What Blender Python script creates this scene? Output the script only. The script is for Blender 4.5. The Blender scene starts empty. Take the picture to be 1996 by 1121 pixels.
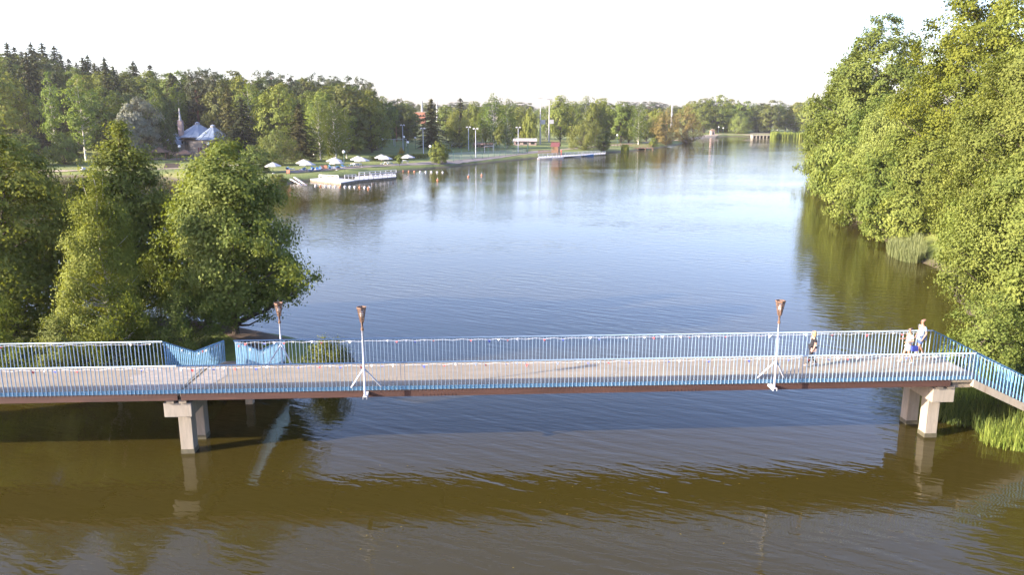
import bpy, math, random
import numpy as np
from mathutils import Vector, Matrix
R = math.radians
SC = bpy.context.scene
COL = SC.collection

# ------------------------------------------------------------------ camera
CAM_H = 14.0
PITCH = math.atan(335 / 1540.0)
cam_d = bpy.data.cameras.new('camera')
cam_d.sensor_width = 36.0
cam_d.lens = 36.0 * 1540.0 / 1996.0
cam_d.clip_end = 9000
cam = bpy.data.objects.new('camera', cam_d)
COL.objects.link(cam)
cam.location = (0, 0, CAM_H)
cam.rotation_euler = (R(90) - PITCH, 0, 0)
SC.camera = cam

# ------------------------------------------------------------------ sky, sun, exposure
SUN_EL = R(19.3)
SUN_AZ = math.atan2(0.932, 0.362)          # light travels towards (+.932, +.362)
world = bpy.data.worlds.new('World')
SC.world = world
world.use_nodes = True
wn = world.node_tree
bg = wn.nodes['Background']
sky = wn.nodes.new('ShaderNodeTexSky')
sky.sky_type = 'NISHITA'
sky.sun_disc = False
sky.sun_elevation = SUN_EL
sky.sun_rotation = math.pi + SUN_AZ
sky.altitude = 150
sky.air_density = 1.0
sky.dust_density = 2.0
sky.ozone_density = 2.4
tn = wn.nodes.new('ShaderNodeMixRGB'); tn.blend_type = 'MULTIPLY'; tn.inputs[0].default_value = 1
tn.inputs[2].default_value = (1.04, 0.94, 1.08, 1)      # even tint of the whole sky: faint summer evening lilac
wn.links.new(sky.outputs[0], tn.inputs[1]); wn.links.new(tn.outputs[0], bg.inputs[0])
bg.inputs[1].default_value = 0.15
sun_d = bpy.data.lights.new('sun', 'SUN')
sun_d.energy = 5.0
sun_d.angle = R(0.55)
sun_d.color = (1.0, 0.86, 0.70)
sun = bpy.data.objects.new('sun', sun_d)
COL.objects.link(sun)
sdir = Vector((0.932 * math.cos(SUN_EL), 0.362 * math.cos(SUN_EL), -math.sin(SUN_EL)))
sun.rotation_euler = sdir.to_track_quat('-Z', 'Y').to_euler()
sun.location = (-60, -20, 60)
SC.view_settings.view_transform = 'Standard'
SC.view_settings.look = 'None'
SC.view_settings.gamma = 1
SC.view_settings.exposure = 2.0
SC.render.engine = 'CYCLES'
SC.cycles.use_denoising = True
SC.cycles.max_bounces = 8
SC.cycles.transparent_max_bounces = 8
SC.cycles.caustics_reflective = False
SC.cycles.caustics_refractive = False
SC.cycles.sample_clamp_indirect = 6

# ------------------------------------------------------------------ materials
def ramp(nt, stops):
    n = nt.nodes.new('ShaderNodeValToRGB')
    e = n.color_ramp.elements
    while len(e) > 1: e.remove(e[-1])
    e[0].position = stops[0][0]; e[0].color = (*stops[0][1], 1)
    for p, c in stops[1:]:
        k = e.new(p); k.color = (*c, 1)
    return n

def mat(name, col, rough=0.7, var=0.15, scale=3.0, bump=0.0, metal=0.0, spec=0.4, stretch=(1, 1, 1), stain=None, detail=6):
    m = bpy.data.materials.new(name); m.use_nodes = True
    nt = m.node_tree; b = nt.nodes['Principled BSDF']
    b.inputs['Roughness'].default_value = rough
    b.inputs['Metallic'].default_value = metal
    b.inputs['Specular IOR Level'].default_value = spec
    tc = nt.nodes.new('ShaderNodeTexCoord'); mp = nt.nodes.new('ShaderNodeMapping')
    mp.inputs['Scale'].default_value = stretch
    nt.links.new(tc.outputs['Object'], mp.inputs[0])
    nz = nt.nodes.new('ShaderNodeTexNoise'); nz.inputs['Scale'].default_value = scale; nz.inputs['Detail'].default_value = detail
    nz.inputs['Roughness'].default_value = 0.65
    nt.links.new(mp.outputs[0], nz.inputs[0])
    lo = tuple(c * (1 - var) for c in col); hi = tuple(min(1, c * (1 + var)) for c in col)
    stops = [(0.3, lo), (0.7, hi)]
    rp = ramp(nt, stops)
    nt.links.new(nz.outputs[0], rp.inputs[0])
    out = rp.outputs[0]
    if stain:
        n2 = nt.nodes.new('ShaderNodeTexNoise'); n2.inputs['Scale'].default_value = stain[1]; n2.inputs['Detail'].default_value = 8
        n2.inputs['Roughness'].default_value = 0.7
        nt.links.new(mp.outputs[0], n2.inputs[0])
        r2 = ramp(nt, [(stain[2], (0, 0, 0)), (stain[2] + stain[3], (1, 1, 1))])
        nt.links.new(n2.outputs[0], r2.inputs[0])
        mx = nt.nodes.new('ShaderNodeMixRGB'); mx.inputs[2].default_value = (*stain[0], 1)
        nt.links.new(r2.outputs[0], mx.inputs[0]); nt.links.new(out, mx.inputs[1])
        out = mx.outputs[0]
    nt.links.new(out, b.inputs['Base Color'])
    if bump:
        bp = nt.nodes.new('ShaderNodeBump'); bp.inputs['Strength'].default_value = bump; bp.inputs['Distance'].default_value = 0.02
        nt.links.new(nz.outputs[0], bp.inputs['Height']); nt.links.new(bp.outputs[0], b.inputs['Normal'])
    return m

def leafmat(name, dark, light, trans=0.3, hue=0.035):
    m = bpy.data.materials.new(name); m.use_nodes = True
    nt = m.node_tree; nt.nodes.remove(nt.nodes['Principled BSDF'])
    out = nt.nodes['Material Output']
    at = nt.nodes.new('ShaderNodeAttribute'); at.attribute_name = 'tint'
    rp = ramp(nt, [(0.0, dark), (1.0, light)])
    nt.links.new(at.outputs['Fac'], rp.inputs[0])
    oi = nt.nodes.new('ShaderNodeObjectInfo')
    hs = nt.nodes.new('ShaderNodeHueSaturation')
    mr = nt.nodes.new('ShaderNodeMapRange'); mr.inputs[3].default_value = 0.5 - hue / 2; mr.inputs[4].default_value = 0.5 + hue / 3
    nt.links.new(oi.outputs['Random'], mr.inputs[0]); nt.links.new(mr.outputs[0], hs.inputs['Hue'])
    m2 = nt.nodes.new('ShaderNodeMath'); m2.operation = 'MULTIPLY_ADD'; m2.inputs[1].default_value = 7.13; m2.inputs[2].default_value = 0.0
    fr = nt.nodes.new('ShaderNodeMath'); fr.operation = 'FRACT'
    nt.links.new(oi.outputs['Random'], m2.inputs[0]); nt.links.new(m2.outputs[0], fr.inputs[0])
    mv = nt.nodes.new('ShaderNodeMapRange'); mv.inputs[3].default_value = 0.78; mv.inputs[4].default_value = 1.2
    nt.links.new(fr.outputs[0], mv.inputs[0]); nt.links.new(mv.outputs[0], hs.inputs['Value'])
    nt.links.new(rp.outputs[0], hs.inputs['Color'])
    df = nt.nodes.new('ShaderNodeBsdfPrincipled'); df.inputs['Roughness'].default_value = 0.65; df.inputs['Specular IOR Level'].default_value = 0.15
    tr = nt.nodes.new('ShaderNodeBsdfTranslucent')
    wm = nt.nodes.new('ShaderNodeMixRGB'); wm.blend_type = 'MULTIPLY'; wm.inputs[0].default_value = 1; wm.inputs[2].default_value = (1.3, 1.25, 0.6, 1)
    nt.links.new(hs.outputs[0], df.inputs['Base Color']); nt.links.new(hs.outputs[0], wm.inputs[1]); nt.links.new(wm.outputs[0], tr.inputs[0])
    mx = nt.nodes.new('ShaderNodeMixShader'); mx.inputs[0].default_value = trans
    nt.links.new(df.outputs[0], mx.inputs[1]); nt.links.new(tr.outputs[0], mx.inputs[2])
    nt.links.new(mx.outputs[0], out.inputs[0])
    return m

M = {}
M['blue'] = mat('blue_paint', (0.13, 0.27, 0.41), 0.45, 0.2, 5, stain=((0.344, 0.426, 0.492), 9, 0.55, 0.12))
M['rail'] = mat('pale_blue_paint', (0.185, 0.26, 0.345), 0.45, 0.15, 5, stain=((0.246, 0.295, 0.344), 14, 0.6, 0.1))
M['kick'] = mat('kick_plate_paint', (0.17, 0.33, 0.43), 0.5, 0.2, 6, stain=((0.115, 0.164, 0.197), 6, 0.56, 0.14))
M['rust'] = mat('rusty_brown_steel', (0.052, 0.024, 0.018), 0.75, 0.35, 1.6, 0.2, stretch=(0.25, 1, 3), stain=((0.095, 0.045, 0.026), 2.5, 0.55, 0.2))
M['rust2'] = mat('rusty_iron', (0.135, 0.080, 0.052), 0.8, 0.35, 14, 0.2)
M['conc'] = mat('weathered_concrete', (0.25, 0.225, 0.185), 0.9, 0.2, 2.2, 0.5, stretch=(3, 3, 0.5), stain=((0.19, 0.155, 0.115), 1.1, 0.53, 0.16))
M['concd'] = mat('stained_concrete', (0.20, 0.17, 0.13), 0.9, 0.3, 2.5, 0.6, stain=((0.10, 0.085, 0.06), 1.8, 0.5, 0.2))
M['wet'] = mat('wet_algae_concrete', (0.075, 0.070, 0.045), 0.6, 0.4, 4.0, 0.5)
M['white'] = mat('white_paint', (0.43, 0.43, 0.44), 0.5, 0.08, 4, stain=((0.5, 0.45, 0.4), 8, 0.63, 0.1))
M['lampblue'] = mat('pale_grey_lamp_paint', (0.36, 0.385, 0.44), 0.45, 0.1, 6, stain=((0.287, 0.205, 0.164), 12, 0.66, 0.08))
M['bulb'] = mat('opal_glass', (0.8, 0.8, 0.78), 0.25, 0.02, 4)
M['bark'] = mat('dark_bark', (0.061, 0.048, 0.037), 0.95, 0.35, 6, 0.8, stretch=(3, 3, 0.6))
M['birchbark'] = mat('birch_bark', (0.508, 0.484, 0.443), 0.85, 0.1, 3, 0.3, stain=((0.049, 0.041, 0.041), 4, 0.58, 0.06), stretch=(1, 1, 2.5))
M['pinebark'] = mat('pine_bark', (0.164, 0.082, 0.049), 0.95, 0.3, 6, 0.6)
M['wood'] = mat('brown_timber', (0.164, 0.098, 0.061), 0.8, 0.3, 4, 0.3, stretch=(0.4, 3, 3))
M['redroof'] = mat('red_roof_sheet', (0.115, 0.04, 0.038), 0.6, 0.15, 3)
M['stone'] = mat('grey_brown_stone', (0.246, 0.209, 0.176), 0.9, 0.3, 2.2, 0.7)
M['bluemetal'] = mat('blue_grey_metal_roof', (0.21, 0.255, 0.31), 0.5, 0.12, 1.5)
M['darkglass'] = mat('dark_window_glass', (0.016, 0.021, 0.025), 0.12, 0.1, 1)
M['canvas'] = mat('white_canvas', (0.42, 0.41, 0.41), 0.85, 0.05, 2)
M['pink'] = mat('pale_pink_plaster', (0.33, 0.245, 0.22), 0.9, 0.1, 1)
M['orange'] = mat('orange_fabric', (0.34, 0.15, 0.085), 0.7, 0.1, 4)
M['blueplas'] = mat('blue_plastic', (0.057, 0.180, 0.394), 0.5, 0.15, 4)
M['redplas'] = mat('red_plastic', (0.451, 0.057, 0.041), 0.45, 0.1, 4)
M['redflag'] = mat('red_cloth', (0.410, 0.049, 0.049), 0.8, 0.1, 10)
M['blueflag'] = mat('blue_cloth', (0.057, 0.082, 0.344), 0.8, 0.1, 10)
M['whiteflag'] = mat('white_cloth', (0.75, 0.75, 0.76), 0.8, 0.04, 10)
M['greenpost'] = mat('green_metal', (0.041, 0.098, 0.074), 0.6, 0.1, 4)
M['steel'] = mat('galvanised_steel', (0.344, 0.344, 0.353), 0.5, 0.1, 3, metal=0.3)
M['brick'] = mat('orange_brick', (0.295, 0.123, 0.074), 0.9, 0.15, 2)
M['path'] = mat('grey_asphalt_path', (0.164, 0.143, 0.131), 0.95, 0.2, 0.5, 0.1)
M['sand'] = mat('dusty_sand', (0.262, 0.213, 0.148), 0.95, 0.2, 0.4, 0.1)
M['dirt'] = mat('trodden_soil', (0.115, 0.082, 0.057), 0.95, 0.3, 1.5, 0.4)
M['skin'] = mat('skin', (0.30, 0.175, 0.12), 0.5, 0.05, 8)
M['blond'] = mat('blond_hair', (0.394, 0.271, 0.131), 0.5, 0.25, 30, stretch=(3, 3, 0.5))
M['brownhair'] = mat('dark_brown_hair', (0.029, 0.016, 0.011), 0.45, 0.25, 30)
M['reddish'] = mat('reddish_grey_hair', (0.180, 0.098, 0.070), 0.5, 0.25, 30)
M['black'] = mat('black_cotton', (0.011, 0.011, 0.015), 0.85, 0.2, 12)
M['shirtwhite'] = mat('white_knit', (0.36, 0.345, 0.335), 0.85, 0.05, 12)
M['shirtblue'] = mat('pale_blue_cotton', (0.20, 0.27, 0.36), 0.85, 0.06, 12)
M['shorts'] = mat('dark_blue_cotton', (0.041, 0.074, 0.180), 0.85, 0.4, 9, stain=((0.287, 0.312, 0.344), 12, 0.58, 0.05))
M['leather'] = mat('brown_white_leather', (0.36, 0.27, 0.24), 0.5, 0.2, 8)

L_ = {}
L_['maple'] = leafmat('broad_leaves', (0.054, 0.092, 0.012), (0.165, 0.200, 0.026), 0.36)
L_['maple2'] = leafmat('fresh_broad_leaves', (0.080, 0.116, 0.024), (0.196, 0.222, 0.050), 0.38)
L_['birch'] = leafmat('birch_leaves', (0.078, 0.120, 0.024), (0.165, 0.215, 0.042), 0.36)
L_['nearbirch'] = leafmat('birch_leaves_painted_sun', (0.100, 0.150, 0.026), (0.215, 0.265, 0.050), 0.4)  # birch leaf colour raised so the near birch looks sunlit
L_['alder'] = leafmat('alder_leaves', (0.068, 0.108, 0.020), (0.175, 0.210, 0.044), 0.36)
L_['far'] = leafmat('mixed_leaves', (0.074, 0.110, 0.022), (0.180, 0.210, 0.040), 0.3, 0.06)
L_['dark'] = leafmat('forest_leaves_painted_shade', (0.036, 0.058, 0.018), (0.105, 0.128, 0.032), 0.22, 0.06)  # shade of the hillside wood put into a darker leaf colour
L_['spruce'] = leafmat('spruce_needles', (0.022, 0.034, 0.014), (0.062, 0.068, 0.024), 0.1, 0.05)
L_['brownspruce'] = leafmat('brown_green_needles', (0.042, 0.048, 0.017), (0.095, 0.094, 0.028), 0.1, 0.03)
L_['pine'] = leafmat('pine_needles', (0.030, 0.046, 0.022), (0.080, 0.095, 0.040), 0.1, 0.05)
L_['silver'] = leafmat('silver_willow_leaves', (0.105, 0.119, 0.090), (0.200, 0.214, 0.162), 0.2, 0.02)
L_['willow'] = leafmat('willow_leaves', (0.092, 0.122, 0.030), (0.190, 0.215, 0.052), 0.3, 0.05)
L_['ochre'] = leafmat('ochre_leaves', (0.124, 0.100, 0.034), (0.200, 0.158, 0.052), 0.25, 0.03)
L_['yellow'] = leafmat('yellow_leaves', (0.210, 0.152, 0.020), (0.342, 0.247, 0.038), 0.25, 0.02)
L_['reed'] = leafmat('reed_blades', (0.100, 0.145, 0.024), (0.225, 0.250, 0.050), 0.3, 0.03)
L_['grey_reed'] = leafmat('pale_reed_blades', (0.125, 0.150, 0.060), (0.220, 0.235, 0.100), 0.3, 0.03)
L_['darkgrass'] = leafmat('bank_grass', (0.050, 0.085, 0.022), (0.115, 0.150, 0.036), 0.25, 0.04)

# ------------------------------------------------------------------ helpers
class MB:
    """collects shapes and links them as one mesh object"""
    def __init__(s): s.v = []; s.f = []
    def add(s, vs, fs):
        o = len(s.v); s.v += [tuple(v) for v in vs]; s.f += [tuple(i + o for i in f) for f in fs]; return s
    def box(s, c, d, rz=0.0, ry=0.0):
        x, y, z = d[0] / 2, d[1] / 2, d[2] / 2
        vs = [Vector(q) for q in ((-x, -y, -z), (x, -y, -z), (x, y, -z), (-x, y, -z), (-x, -y, z), (x, -y, z), (x, y, z), (-x, y, z))]
        m = Matrix.Rotation(rz, 3, 'Z') @ Matrix.Rotation(ry, 3, 'Y')
        vs = [m @ v + Vector(c) for v in vs]
        return s.add(vs, [(0, 3, 2, 1), (4, 5, 6, 7), (0, 1, 5, 4), (1, 2, 6, 5), (2, 3, 7, 6), (3, 0, 4, 7)])
    def tube(s, pts, rad, n=6, cap=True):
        pts = [Vector(p) for p in pts]
        if not hasattr(rad, '__len__'): rad = [rad] * len(pts)
        o = len(s.v)
        for i, p in enumerate(pts):
            t = (pts[min(i + 1, len(pts) - 1)] - pts[max(i - 1, 0)]).normalized()
            a = t.cross(Vector((0, 0, 1)) if abs(t.z) < 0.9 else Vector((1, 0, 0))).normalized(); b = t.cross(a)
            for k in range(n):
                an = 2 * math.pi * k / n
                s.v.append(tuple(p + (a * math.cos(an) + b * math.sin(an)) * rad[i]))
        for i in range(len(pts) - 1):
            for k in range(n):
                k2 = (k + 1) % n
                s.f.append((o + i * n + k, o + i * n + k2, o + (i + 1) * n + k2, o + (i + 1) * n + k))
        if cap:
            s.f.append(tuple(o + k for k in range(n))); e = o + (len(pts) - 1) * n
            s.f.append(tuple(e + n - 1 - k for k in range(n)))
        return s
    def bar(s, a, b, w, h):
        a = Vector(a); b = Vector(b); t = (b - a).normalized()
        side = t.cross(Vector((0, 0, 1)) if abs(t.z) < 0.95 else Vector((0, 1, 0))).normalized() * w / 2
        up = side.cross(t).normalized() * h / 2
        vs = [a - side - up, a + side - up, a + side + up, a - side + up, b - side - up, b + side - up, b + side + up, b - side + up]
        return s.add(vs, [(0, 1, 2, 3), (4, 7, 6, 5), (0, 4, 5, 1), (1, 5, 6, 2), (2, 6, 7, 3), (3, 7, 4, 0)])
    def prism(s, poly, z0, z1):
        n = len(poly)
        vs = [(p[0], p[1], z0) for p in poly] + [(p[0], p[1], z1) for p in poly]
        return s.add(vs, [tuple(range(n - 1, -1, -1)), tuple(range(n, 2 * n))] + [(i, (i + 1) % n, n + (i + 1) % n, n + i) for i in range(n)])
    def cone(s, c, r, h, n=8, r2=0.0, rot=0.0):
        c = Vector(c)
        vs = [c + Vector((r * math.cos(rot + 2 * math.pi * k / n), r * math.sin(rot + 2 * math.pi * k / n), 0)) for k in range(n)]
        if r2 <= 0:
            vs.append(c + Vector((0, 0, h)))
            return s.add(vs, [(k, (k + 1) % n, n) for k in range(n)] + [tuple(range(n - 1, -1, -1))])
        vs += [c + Vector((r2 * math.cos(rot + 2 * math.pi * k / n), r2 * math.sin(rot + 2 * math.pi * k / n), h)) for k in range(n)]
        return s.add(vs, [(k, (k + 1) % n, n + (k + 1) % n, n + k) for k in range(n)] + [tuple(range(n - 1, -1, -1)), tuple(range(n, 2 * n))])
    def ball(s, c, r, nu=10, nv=6, sc=(1, 1, 1)):
        c = Vector(c); vs = [c + Vector((0, 0, r * sc[2]))]; fs = []
        for j in range(1, nv):
            th = math.pi * j / nv
            for i in range(nu):
                ph = 2 * math.pi * i / nu
                vs.append(c + Vector((r * sc[0] * math.sin(th) * math.cos(ph), r * sc[1] * math.sin(th) * math.sin(ph), r * sc[2] * math.cos(th))))
        vs.append(c - Vector((0, 0, r * sc[2]))); e = len(vs) - 1
        for i in range(nu):
            fs.append((0, 1 + i, 1 + (i + 1) % nu)); fs.append((e, e - nu + (i + 1) % nu, e - nu + i))
        for j in range(nv - 2):
            for i in range(nu):
                a = 1 + j * nu
                fs.append((a + i, a + nu + i, a + nu + (i + 1) % nu, a + (i + 1) % nu))
        return s.add(vs, fs)
    def mesh(s, name, m, smooth=False):
        me = bpy.data.meshes.new(name); me.from_pydata(s.v, [], s.f); me.update()
        if m: me.materials.append(m)
        if smooth: me.polygons.foreach_set('use_smooth', [True] * len(me.polygons))
        return me
    def build(s, name, m, parent=None, smooth=False):
        return link(name, s.mesh(name, m, smooth), parent)

def link(name, me, parent=None, loc=(0, 0, 0)):
    o = bpy.data.objects.new(name, me); COL.objects.link(o); o.location = loc
    if parent is not None: o.parent = parent
    return o
def tag(o, label, cat, group=None):
    o['label'] = label; o['category'] = cat
    if group: o['group'] = group
    return o
def thing(name, label, cat, loc=(0, 0, 0), rz=0.0, group=None):
    o = link(name, None, None, loc); o.rotation_euler = (0, 0, rz)
    return tag(o, label, cat, group)
def dup(o, parent=None):
    c = o.copy(); COL.objects.link(c); c.parent = parent
    for ch in o.children: dup(ch, c)
    return c

# ------------------------------------------------------------------ terrain
LAKE = [(23, -90), (23.5, 5), (22.6, 24), (22.0, 31), (23.2, 36), (27, 43), (33, 56), (39, 70), (41, 80), (43, 92), (47, 108), (55, 138),
        (63, 158), (68, 172), (104, 240), (150, 345), (196, 455), (228, 545), (222, 566), (182, 569), (150, 560), (121, 520), (100, 460), (84, 400),
        (62, 350), (39, 312), (24, 290), (9, 270), (-5, 246), (-18, 222), (-30, 200), (-40, 181), (-46, 172), (-48, 160), (-60, 163), (-84, 185), (-115, 188),
        (-150, 172), (-165, 120), (-140, 60), (-125, 0), (-120, -90)]
ISLE = [(-75, 42), (-45, 39), (-30, 37.5), (-21, 37.8), (-16, 38.6), (-12, 38.4), (-9.2, 39.5), (-8.3, 42), (-10, 46), (-16, 50), (-24, 53), (-38, 54), (-75, 52)]
def sdist(X, Y, poly):
    P = np.array(poly, float); A = P; B = np.roll(P, -1, 0)
    best = np.full(X.shape, 1e9); ins = np.zeros(X.shape, bool)
    for (ax, ay), (bx, by) in zip(A, B):
        dx, dy = bx - ax, by - ay
        t = np.clip(((X - ax) * dx + (Y - ay) * dy) / (dx * dx + dy * dy), 0, 1)
        best = np.minimum(best, np.hypot(X - ax - t * dx, Y - ay - t * dy))
        c = ((ay > Y) != (by > Y)) & (X < (bx - ax) * (Y - ay) / ((by - ay) if by != ay else 1e-9) + ax)
        ins ^= c
    return np.where(ins, best, -best)
def sm(x, a, b):
    t = np.clip((x - a) / (b - a), 0, 1); return t * t * (3 - 2 * t)
def height(X, Y):
    X = np.asarray(X, float); Y = np.asarray(Y, float)
    L = sdist(X, Y, LAKE); I = sdist(X, Y, ISLE)
    wob = 0.5 * np.sin(X * 0.9 + 1.3 * np.sin(Y * 0.7)) * np.sin(Y * 0.8 + 0.5)
    d = np.maximum(-L, I) + wob * 0.6
    near = 1 - sm(Y, 70, 140)
    bank = 0.55 * sm(d, 0, 1.5) + (0.55 + 0.5 * near) * sm(d, 0.5, 4.5)
    z = np.where(d < 0, np.maximum(-1.6, d * 0.45), bank + 0.9 * sm(d, 5, 70))
    land = sm(d, 6, 40)
    right = sm(X - 0.4 * Y, -10, 8) * sm(d, 1, 26) * 4.5
    hill = sm(Y, 235, 300) * (4.5 * sm(-X, 35, 75) + 9.5 * sm(-X, 120, 205)) * sm(d, 10, 60)
    far = 5 * sm(Y, 600, 900) + 8 * sm(Y, 900, 1600)
    rough = 0.12 * np.sin(X * 0.31 + 2 * np.sin(Y * 0.13)) * np.sin(Y * 0.27) * land
    return z + right + hill + far * land + rough
def hz(x, y): return float(height(np.array([x]), np.array([y]))[0])
def axis(segs):
    o = []
    for a, b, st in segs: o += list(np.arange(a, b, st))
    return np.array(o + [segs[-1][1]])
xs = axis([(-1600, -420, 60), (-420, -60, 4), (-60, 50, 0.8), (50, 300, 4), (300, 1600, 50)])
ys = axis([(-800, -100, 50), (-100, 12, 7), (12, 92, 0.8), (92, 640, 3.2), (640, 1800, 50)])
GX, GY = np.meshgrid(xs, ys)
GZ = height(GX.ravel(), GY.ravel()).reshape(GX.shape)
def gmesh():
    nx, ny = len(xs), len(ys)
    co = np.stack([GX.ravel(), GY.ravel(), GZ.ravel()], 1).astype(np.float32)
    i = np.arange(ny - 1)[:, None] * nx + np.arange(nx - 1)[None, :]
    q = np.stack([i, i + 1, i + nx + 1, i + nx], -1).reshape(-1, 4)
    me = bpy.data.meshes.new('ground')
    me.vertices.add(len(co)); me.vertices.foreach_set('co', co.ravel())
    me.loops.add(q.size); me.loops.foreach_set('vertex_index', q.ravel().astype(np.int32))
    me.polygons.add(len(q)); me.polygons.foreach_set('loop_start', np.arange(0, q.size, 4, dtype=np.int32))
    me.polygons.foreach_set('use_smooth', np.ones(len(q), bool))
    me.update(calc_edges=True); return me
def ground_mat():
    m = mat('meadow_grass', (0.115, 0.145, 0.028), 0.95, 0.3, 0.09, 0, stain=((0.16, 0.16, 0.042), 0.035, 0.5, 0.12))
    nt = m.node_tree; b = nt.nodes['Principled BSDF']
    nz = nt.nodes.new('ShaderNodeTexNoise'); nz.inputs['Scale'].default_value = 2.2; nz.inputs['Detail'].default_value = 8
    tc = [n for n in nt.nodes if n.type == 'TEX_COORD'][0]
    nt.links.new(tc.outputs['Object'], nz.inputs[0])
    bp = nt.nodes.new('ShaderNodeBump'); bp.inputs['Strength'].default_value = 0.6; bp.inputs['Distance'].default_value = 0.25
    nt.links.new(nz.outputs[0], bp.inputs['Height']); nt.links.new(bp.outputs[0], b.inputs['Normal'])
    # bare soil where the bank meets the water and on the shaded islet
    sx = nt.nodes.new('ShaderNodeSeparateXYZ'); nt.links.new(tc.outputs['Object'], sx.inputs[0])
    src = b.inputs['Base Color'].links[0].from_socket
    ad = nt.nodes.new('ShaderNodeMath'); ad.operation = 'MULTIPLY_ADD'; ad.inputs[1].default_value = 0.5; nt.links.new(nz.outputs[0], ad.inputs[0]); nt.links.new(sx.outputs[2], ad.inputs[2])
    mr = nt.nodes.new('ShaderNodeMapRange'); mr.inputs[1].default_value = 0.85; mr.inputs[2].default_value = 0.35; nt.links.new(ad.outputs[0], mr.inputs[0])
    mx = nt.nodes.new('ShaderNodeMixRGB'); mx.inputs[2].default_value = (0.075, 0.06, 0.035, 1)
    nt.links.new(mr.outputs[0], mx.inputs[0]); nt.links.new(src, mx.inputs[1]); nt.links.new(mx.outputs[0], b.inputs['Base Color'])
    return m
gme = gmesh(); gme.materials.append(ground_mat())
ground = link('ground', gme); ground['kind'] = 'structure'

# ------------------------------------------------------------------ water
def water_mat():
    m = bpy.data.materials.new('lake_water'); m.use_nodes = True
    nt = m.node_tree; nt.nodes.remove(nt.nodes['Principled BSDF']); out = nt.nodes['Material Output']
    N = nt.nodes.new; K = nt.links.new
    tc = N('ShaderNodeTexCoord')
    def ns(scale, stretch, rot, detail, rough=0.5, dist=0.0):
        mp = N('ShaderNodeMapping'); mp.inputs['Rotation'].default_value = (0, 0, rot); K(tc.outputs['Object'], mp.inputs[0])
        m2 = N('ShaderNodeMapping'); m2.inputs['Scale'].default_value = stretch; K(mp.outputs[0], m2.inputs[0])
        t = N('ShaderNodeTexNoise'); t.inputs['Scale'].default_value = scale; t.inputs['Detail'].default_value = detail; t.inputs['Roughness'].default_value = rough
        t.inputs['Distortion'].default_value = dist
        K(m2.outputs[0], t.inputs[0]); return t
    a = ns(1.0, (0.42, 1.9, 1), R(28), 2.0, 0.45, 0.25)
    b = ns(2.6, (0.5, 1.6, 1), R(8), 2.0, 0.5, 0.2)
    c = ns(0.035, (1, 1.6, 1), 0, 2)
    sc = N('ShaderNodeMapRange'); sc.inputs[1].default_value = 0.35; sc.inputs[2].default_value = 0.65; sc.inputs[3].default_value = 0.45; sc.inputs[4].default_value = 1.1
    K(c.outputs[0], sc.inputs[0])
    mb = N('ShaderNodeMath'); mb.operation = 'MULTIPLY_ADD'; mb.inputs[1].default_value = 0.34; K(b.outputs[0], mb.inputs[0]); K(a.outputs[0], mb.inputs[2])
    bp = N('ShaderNodeBump'); bp.inputs['Distance'].default_value = 0.031; K(mb.outputs[0], bp.inputs['Height']); K(sc.outputs[0], bp.inputs['Strength'])
    fr = N('ShaderNodeFresnel'); fr.inputs[0].default_value = 1.333; K(bp.outputs[0], fr.inputs['Normal'])
    gl = N('ShaderNodeBsdfGlossy'); gl.inputs['Roughness'].default_value = 0.02; gl.inputs['Color'].default_value = (0.97, 0.97, 0.97, 1); K(bp.outputs[0], gl.inputs['Normal'])
    df = N('ShaderNodeBsdfDiffuse'); df.inputs['Color'].default_value = (0.032, 0.0250, 0.0046, 1)
    mx = N('ShaderNodeMixShader'); K(fr.outputs[0], mx.inputs[0]); K(df.outputs[0], mx.inputs[1]); K(gl.outputs[0], mx.inputs[2])
    K(mx.outputs[0], out.inputs[0]); return m
water = MB().add([(-180, -95, 0), (260, -95, 0), (260, 600, 0), (-180, 600, 0)], [(0, 1, 2, 3)]).build('lake_water', water_mat())
water['kind'] = 'structure'

# ------------------------------------------------------------------ surveying: the ground point seen in a direction from the tripod at (0,0,14)
CP, SP = math.cos(PITCH), math.sin(PITCH)
def at_z(px, py, z=0.0):
    dx = (px - 998) / 1540.0; dy = (560.5 - py) / 1540.0
    t = (CAM_H - z) / max(1e-4, SP - dy * CP)
    return dx * t, (CP + dy * SP) * t
def gp(px, py):
    z = 1.2
    for _ in range(14):
        x, y = at_z(px, py, z); z += 0.5 * (hz(x, y) - z)
    return Vector((x, y, hz(x, y)))
def z_at(px, py, Y):
    dy = (560.5 - py) / 1540.0
    return CAM_H + (-SP + dy * CP) * Y / (CP + dy * SP)
def x_at(px, py, Y):
    dy = (560.5 - py) / 1540.0
    return (px - 998) / 1540.0 * Y / (CP + dy * SP)
#PART2

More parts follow.
